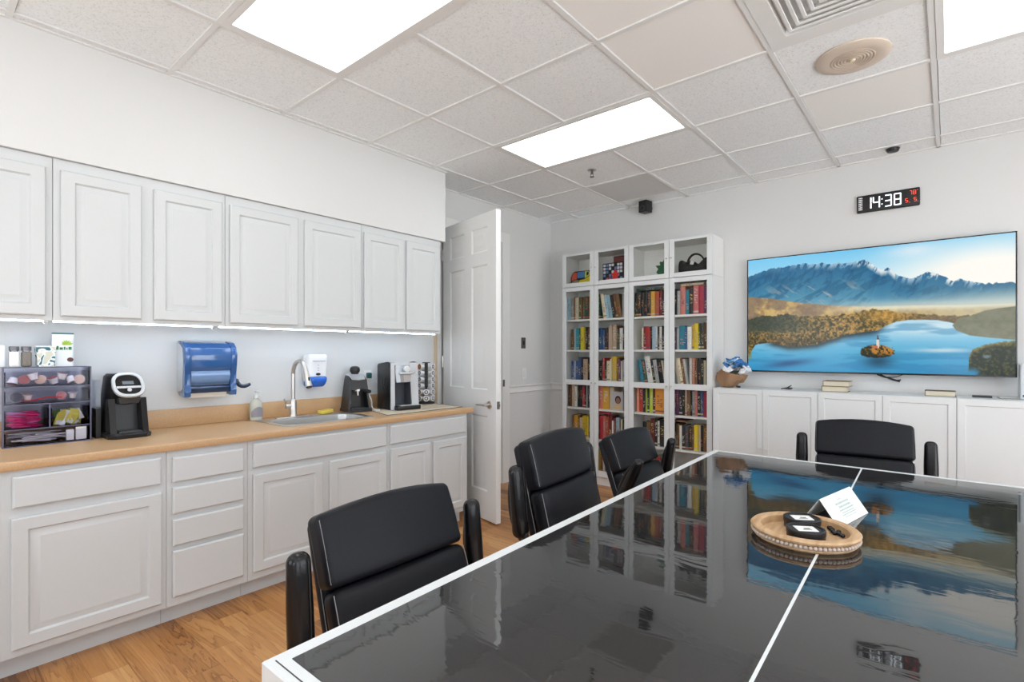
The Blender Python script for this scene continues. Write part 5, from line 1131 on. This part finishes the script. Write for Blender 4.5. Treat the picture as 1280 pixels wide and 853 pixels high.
# ------------------------------------------------------------------ chairs
def chair(bx, by, deg, zt, lean, label, arms):
    """(bx, by): middle of the top front edge of the back; arms: tilt back of the right / left raised arm (degrees)"""
    xb = -.25; th = math.radians(deg); ph = math.radians(lean)
    r = thing('office_chair', label, 'chair', (bx - xb * math.cos(th), by - xb * math.sin(th), 0), th, 'black office chairs')
    D_ = Vector((math.sin(ph), 0, -math.cos(ph))); F_ = Vector((math.cos(ph), 0, math.sin(ph))); Yv = Vector((0, 1, 0)); O_ = Vector((xb, 0, zt))
    R = Matrix((F_, Yv, -D_)).transposed()
    def up_fn(x, y, z):
        k = max(0, (z + .02) / .13); q = 1 - (y / .25) ** 2
        return (x + .010 * q * (x > 0) - .008 * k * k - .012 * (1 - q), y * (1 - .008 * k), z + .023 * k * q)
    def lo_fn(x, y, z):
        q = 1 - (y / .25) ** 2; return (x + .012 * q * (x > 0) * math.cos(z * 9) - .012 * (1 - q), y * (1 - .05 * max(0, -z) / .15), z)
    def sh_fn(x, y, z):
        q = 1 - (y / .24) ** 2; k = max(0, z / .25); return (x - .012 * (1 - q), y * (1 - .03 * k), z + .019 * k * q)
    cU = O_ + D_ * .098 - F_ * .036; cL = O_ + D_ * .346 - F_ * .032; cS = O_ + D_ * .275 - F_ * .088
    u = MB().rbox(cU, (.072, .494, .198), .019, 8, up_fn, R).build('upper_cushion', M_LEATHER, r, angle=80)
    l = MB().rbox(cL, (.078, .490, .292), .030, 8, lo_fn, R).build('lower_cushion', M_LEATHER, r, angle=80)
    MB().rbox(cS, (.040, .480, .53), .018, 8, sh_fn, R).build('back_shell', M_LEATHER, r, angle=80)
    for par, c, fn, hz in ((u, cU, up_fn, .085), (l, cL, lo_fn, .135)):
        for s_ in (-1, 1): MB().tube([R @ Vector(fn(.0305, s_ * .2395, -hz + 2 * hz * k / 14)) + c for k in range(15)], .0013, 6).build('stitching', M_STITCH, par)
    for s_ in (-1, 1): MB().tube([R @ Vector(sh_fn(.0195, s_ * .2395, -.24 + .47 * k / 14)) + cS for k in range(15)], .0013, 6).build('piping', M_STITCH, r)
    zs = zt - .46 * math.cos(ph); xs = xb + .47 * math.sin(ph)
    st = MB().rbox((xs + .245, 0, zs - .03), (.50, .51, .10), .04, 8, lambda x, y, z: (x, y, z + (.012 * (1 - (y / .255) ** 2) - .03 * max(0, x / .25) ** 3) * (z > 0))).build('seat', M_LEATHER, r, angle=80)
    f = MB(); f.box(xs + .08, xs + .36, -.17, .17, zs - .105, zs - .078, .006); f.build('mechanism', M_BLACK, r)
    f = MB(); f.box(xs - .04, xs + .10, -.03, .03, zs - .12, zs - .103, .005); f.tube([(xs + .05, 0, zs - .112), (xs - .04, 0, zs - .108), tuple(cS + D_ * .24 - F_ * .012)], .014, 8, smooth=2); f.build('back_bar', M_BLACK, r)
    for s_, be in zip((-1, 1), arms):
        be = math.radians(be); A = Vector((-math.sin(be), 0, math.cos(be))); B = Vector((math.cos(be), 0, math.sin(be)))
        pv = O_ + D_ * .465 + Vector((-.085, s_ * .262, 0)); off = Vector((0, s_ * .056, 0))
        Ra = Matrix((B, Yv, A)).transposed()
        pc = pv + off + A * .225 - B * .028
        arm = MB().rbox(pc, (.056, .068, .285), .027, 6, lambda x, y, z: (x * (1 - .10 * z / .14), y * (1 - .12 * max(0, z / .14)), z), Ra).build('arm_pad', M_ARM, r, angle=80)
        f = MB(); P_ = lambda a, b_, o2: pv + off * o2 + A * a + B * b_
        f.tube([P_(-.02, 0.02, 0), P_(.0, 0.02, .2), P_(.035, .012, .75), P_(.075, -.030, .95), P_(.14, -.060, 1), P_(.24, -.064, 1), P_(.325, -.045, 1), P_(.345, -.015, 1)], .013, 10, smooth=2, flat=.75)
        f.tube([P_(.02, .010, .5), P_(.06, .0, .95), P_(.10, -.012, 1)], .016, 10, smooth=1); f.cyl(pv - Vector((0, s_ * .03, 0)), pv + Vector((0, s_ * .012, 0)), .026, seg=18)
        f.build('arm_strut', M_BLACK, r)
        f = MB(); f.tube([pc + Ra @ Vector((.0295 - .003 * abs(q), .014 * sd_, -.12 + .24 * (q + 1) / 2)) for q in (-1, -.5, 0, .5, 1) for sd_ in (1,)], .001, 6); f.build('stitching', M_DKGREY, arm)
    cx_ = xs + .235
    f = MB(); f.cyl((cx_, 0, .07), (cx_, 0, zs - .10), .025, seg=18); f.cyl((cx_, 0, .06), (cx_, 0, .25), .034, seg=18); f.build('gas_lift', M_BLACK, r)
    f = MB(); f.cyl((cx_, 0, .065), (cx_, 0, .115), .045, seg=20)
    for k in range(5):
        a = 2 * math.pi * k / 5 + .3; d = Vector((math.cos(a), math.sin(a), 0)); n_ = Vector((-math.sin(a), math.cos(a), 0)); c0 = Vector((cx_, 0, 0))
        f.rings([[c0 + d * q + n_ * w_ * sg + Vector((0, 0, z)) for sg, z in ((-1, z0), (1, z0), (.8, z1), (-.8, z1))] for q, w_, z0, z1 in ((.02, .03, .068, .112), (.30, .018, .062, .082))])
    f.build('star_base', M_BLACK, r)
    for k in range(5):
        a = 2 * math.pi * k / 5 + .3; p = Vector((cx_ + .295 * math.cos(a), .295 * math.sin(a), .0285)); t_ = Vector((-math.sin(a + .6), math.cos(a + .6), 0))
        f = MB(); f.cyl(p - t_ * .024, p - t_ * .006, .028, seg=18); f.cyl(p + t_ * .006, p + t_ * .024, .028, seg=18); f.cyl(p - t_ * .008, p + t_ * .008, .012, seg=10); f.cyl(p, p + Vector((0, 0, .038)), .010, seg=10); f.build('caster', M_BLACK, r)
    return r
chair(-1.311, .987, 0, .893, 20, 'black leather office chair nearest the camera, by the near left table corner', (4, 4))
chair(-1.317, 1.908, 5.6, .976, 14, 'black leather office chair in the middle of the left side of the table', (6, 6))
chair(-1.448, 2.835, 0, .866, 20, 'black leather office chair by the bookcases, its near arm tipped forward', (-25, -10))
chair(-.393, 3.702, -82, .918, 15, 'black leather office chair at the far end of the table under the television', (4, 4))

# ------------------------------------------------------------------ tray, tins, card
TZ = ZT_ + .0014
TC = Vector((-.352, 1.851, TZ))
r = thing('wooden_tray', 'round pale wooden tray with beaded edge on the glass table', 'tray', TC)
def wood(name, a, b_):
    m = bpy.data.materials.new(name); m.use_nodes = True; nt = m.node_tree; bs = nt.nodes['Principled BSDF']; t = N(nt, 'ShaderNodeTexCoord'); mp = N(nt, 'ShaderNodeMapping'); mp.inputs['Scale'].default_value = (60, 8, 8); nt.links.new(t.outputs['Object'], mp.inputs[0])
    n = N(nt, 'ShaderNodeTexNoise'); n.inputs['Scale'].default_value = 1; n.inputs['Detail'].default_value = 4; nt.links.new(mp.outputs[0], n.inputs[0]); nt.links.new(ramp(nt, n.outputs['Fac'], [(.3, a), (.7, b_)]), bs.inputs['Base Color']); bs.inputs['Roughness'].default_value = .55; return m
M_TW = wood('pale mango wood', (.42, .25, .12), (.62, .42, .24))
MB().lathe([(.001, 0), (.140, 0), (.146, .006), (.143, .012), (.143, .022), (.152, .026), (.154, .032), (.149, .037), (.128, .037), (.123, .033), (.121, .0125), (.001, .0125)], seg=72, cap=False).build('body', M_TW, r)
f = MB()
for k in range(74):
    a = 2 * math.pi * k / 74; f.sphere((.1475 * math.cos(a), .1475 * math.sin(a), .0172), .0062, 8, 5)
f.build('bead_trim', mat('whitewashed beads', (.58, .47, .40), .7), r)
for (x, y, lb, rz) in ((-.369, 1.909, 'black round tin with white label, farther of two on the tray', .55), (-.337, 1.797, 'black round tin with white label, nearer of two on the tray', .55)):
    t = thing('round_tin', lb, 'tin', (x, y, TZ + .0131), rz, 'black tins on the tray')
    MB().lathe([(.050, 0), (.053, .002), (.053, .020), (.0545, .0205), (.0545, .0335), (.053, .035), (.047, .035), (.0465, .032), (.001, .032)], seg=48, cap=False).build('can', M_BLACK, t)
    MB().box(-.029, .029, -.024, .024, .032, .0328).build('label', M_PAPER, t, smooth=False)
    f = MB(); f.box(-.006, .012, -.004, .004, .0328, .0331); f.box(-.012, .014, -.012, -.009, .0328, .0331); f.build('print', M_DKGREY, t, smooth=False)
for k, (x, y) in enumerate(((-.288, 1.930), (-.268, 1.918), (-.262, 1.896), (-.275, 1.898), (-.283, 1.912), (-.296, 1.945), (-.252, 1.884))):
    o = MB().rbox((0, 0, .006), (.017, .013, .012), .006, 2).build('black_stone', M_BLACKG); o.location = (x, y, TZ + .0131); o.rotation_euler = (0, 0, k * 1.3); tag(o, 'small glossy black stone in the right part of the wooden tray', 'stone', 'black stones in the tray')
R1, R2 = Vector((-.338, 2.016, .838)), Vector((-.284, 2.284, .838)); F2 = Vector((-.227, 2.285, TZ)); F1 = F2 - (R2 - R1); B1 = Vector((2 * R1.x - F1.x, 2 * R1.y - F1.y, TZ)); B2 = B1 + (R2 - R1)
r = thing('tent_card', 'folded white tent card with pale green print beside the tray', 'card', (F1 + B2) / 2); Mi = Matrix.Translation(-(F1 + B2) / 2)
f = MB(Mi); nf = (R2 - R1).cross(F1 - R1).normalized(); nf = nf if nf.z > 0 else -nf
def sheet(f, a, b_, c, d, t): f.rings([[p + nn * q for p in (a, b_, c, d)] for q, nn in ((0, t[0]), (t[1], t[0]))])
sheet(f, R1, R2, F2, F1, (nf, .0008)); nb = Vector((-nf.x, -nf.y, nf.z)); sheet(f, R1, R2, B2, B1, (nb, .0008)); f.build('card', M_PAPER, r, smooth=False)
f = MB(Mi); ud = (R2 - R1); vd = (F1 - R1); Q = lambda a, b_, q: R1 + ud * a + vd * b_ + nf * q
def bar(f, a0, a1, b0, b1): f.rings([[Q(a0, b0, q), Q(a1, b0, q), Q(a1, b1, q), Q(a0, b1, q)] for q in (.0009, .0013)])
rc = random.Random(8)
for b0, a0, a1, hgt in ((.20, .42, .55, .03), (.30, .30, .72, .07), (.42, .34, .70, .07), (.54, .30, .74, .05), (.64, .33, .72, .03), (.71, .30, .74, .03), (.79, .33, .70, .02)):
    x = a0
    while x < a1 - .01: w_ = rc.uniform(.02, .05); bar(f, x, min(x + w_, a1), b0, b0 + hgt); x += w_ + .012
f.build('print', mat('pale green print', (.42, .52, .50), .7), r, smooth=False)
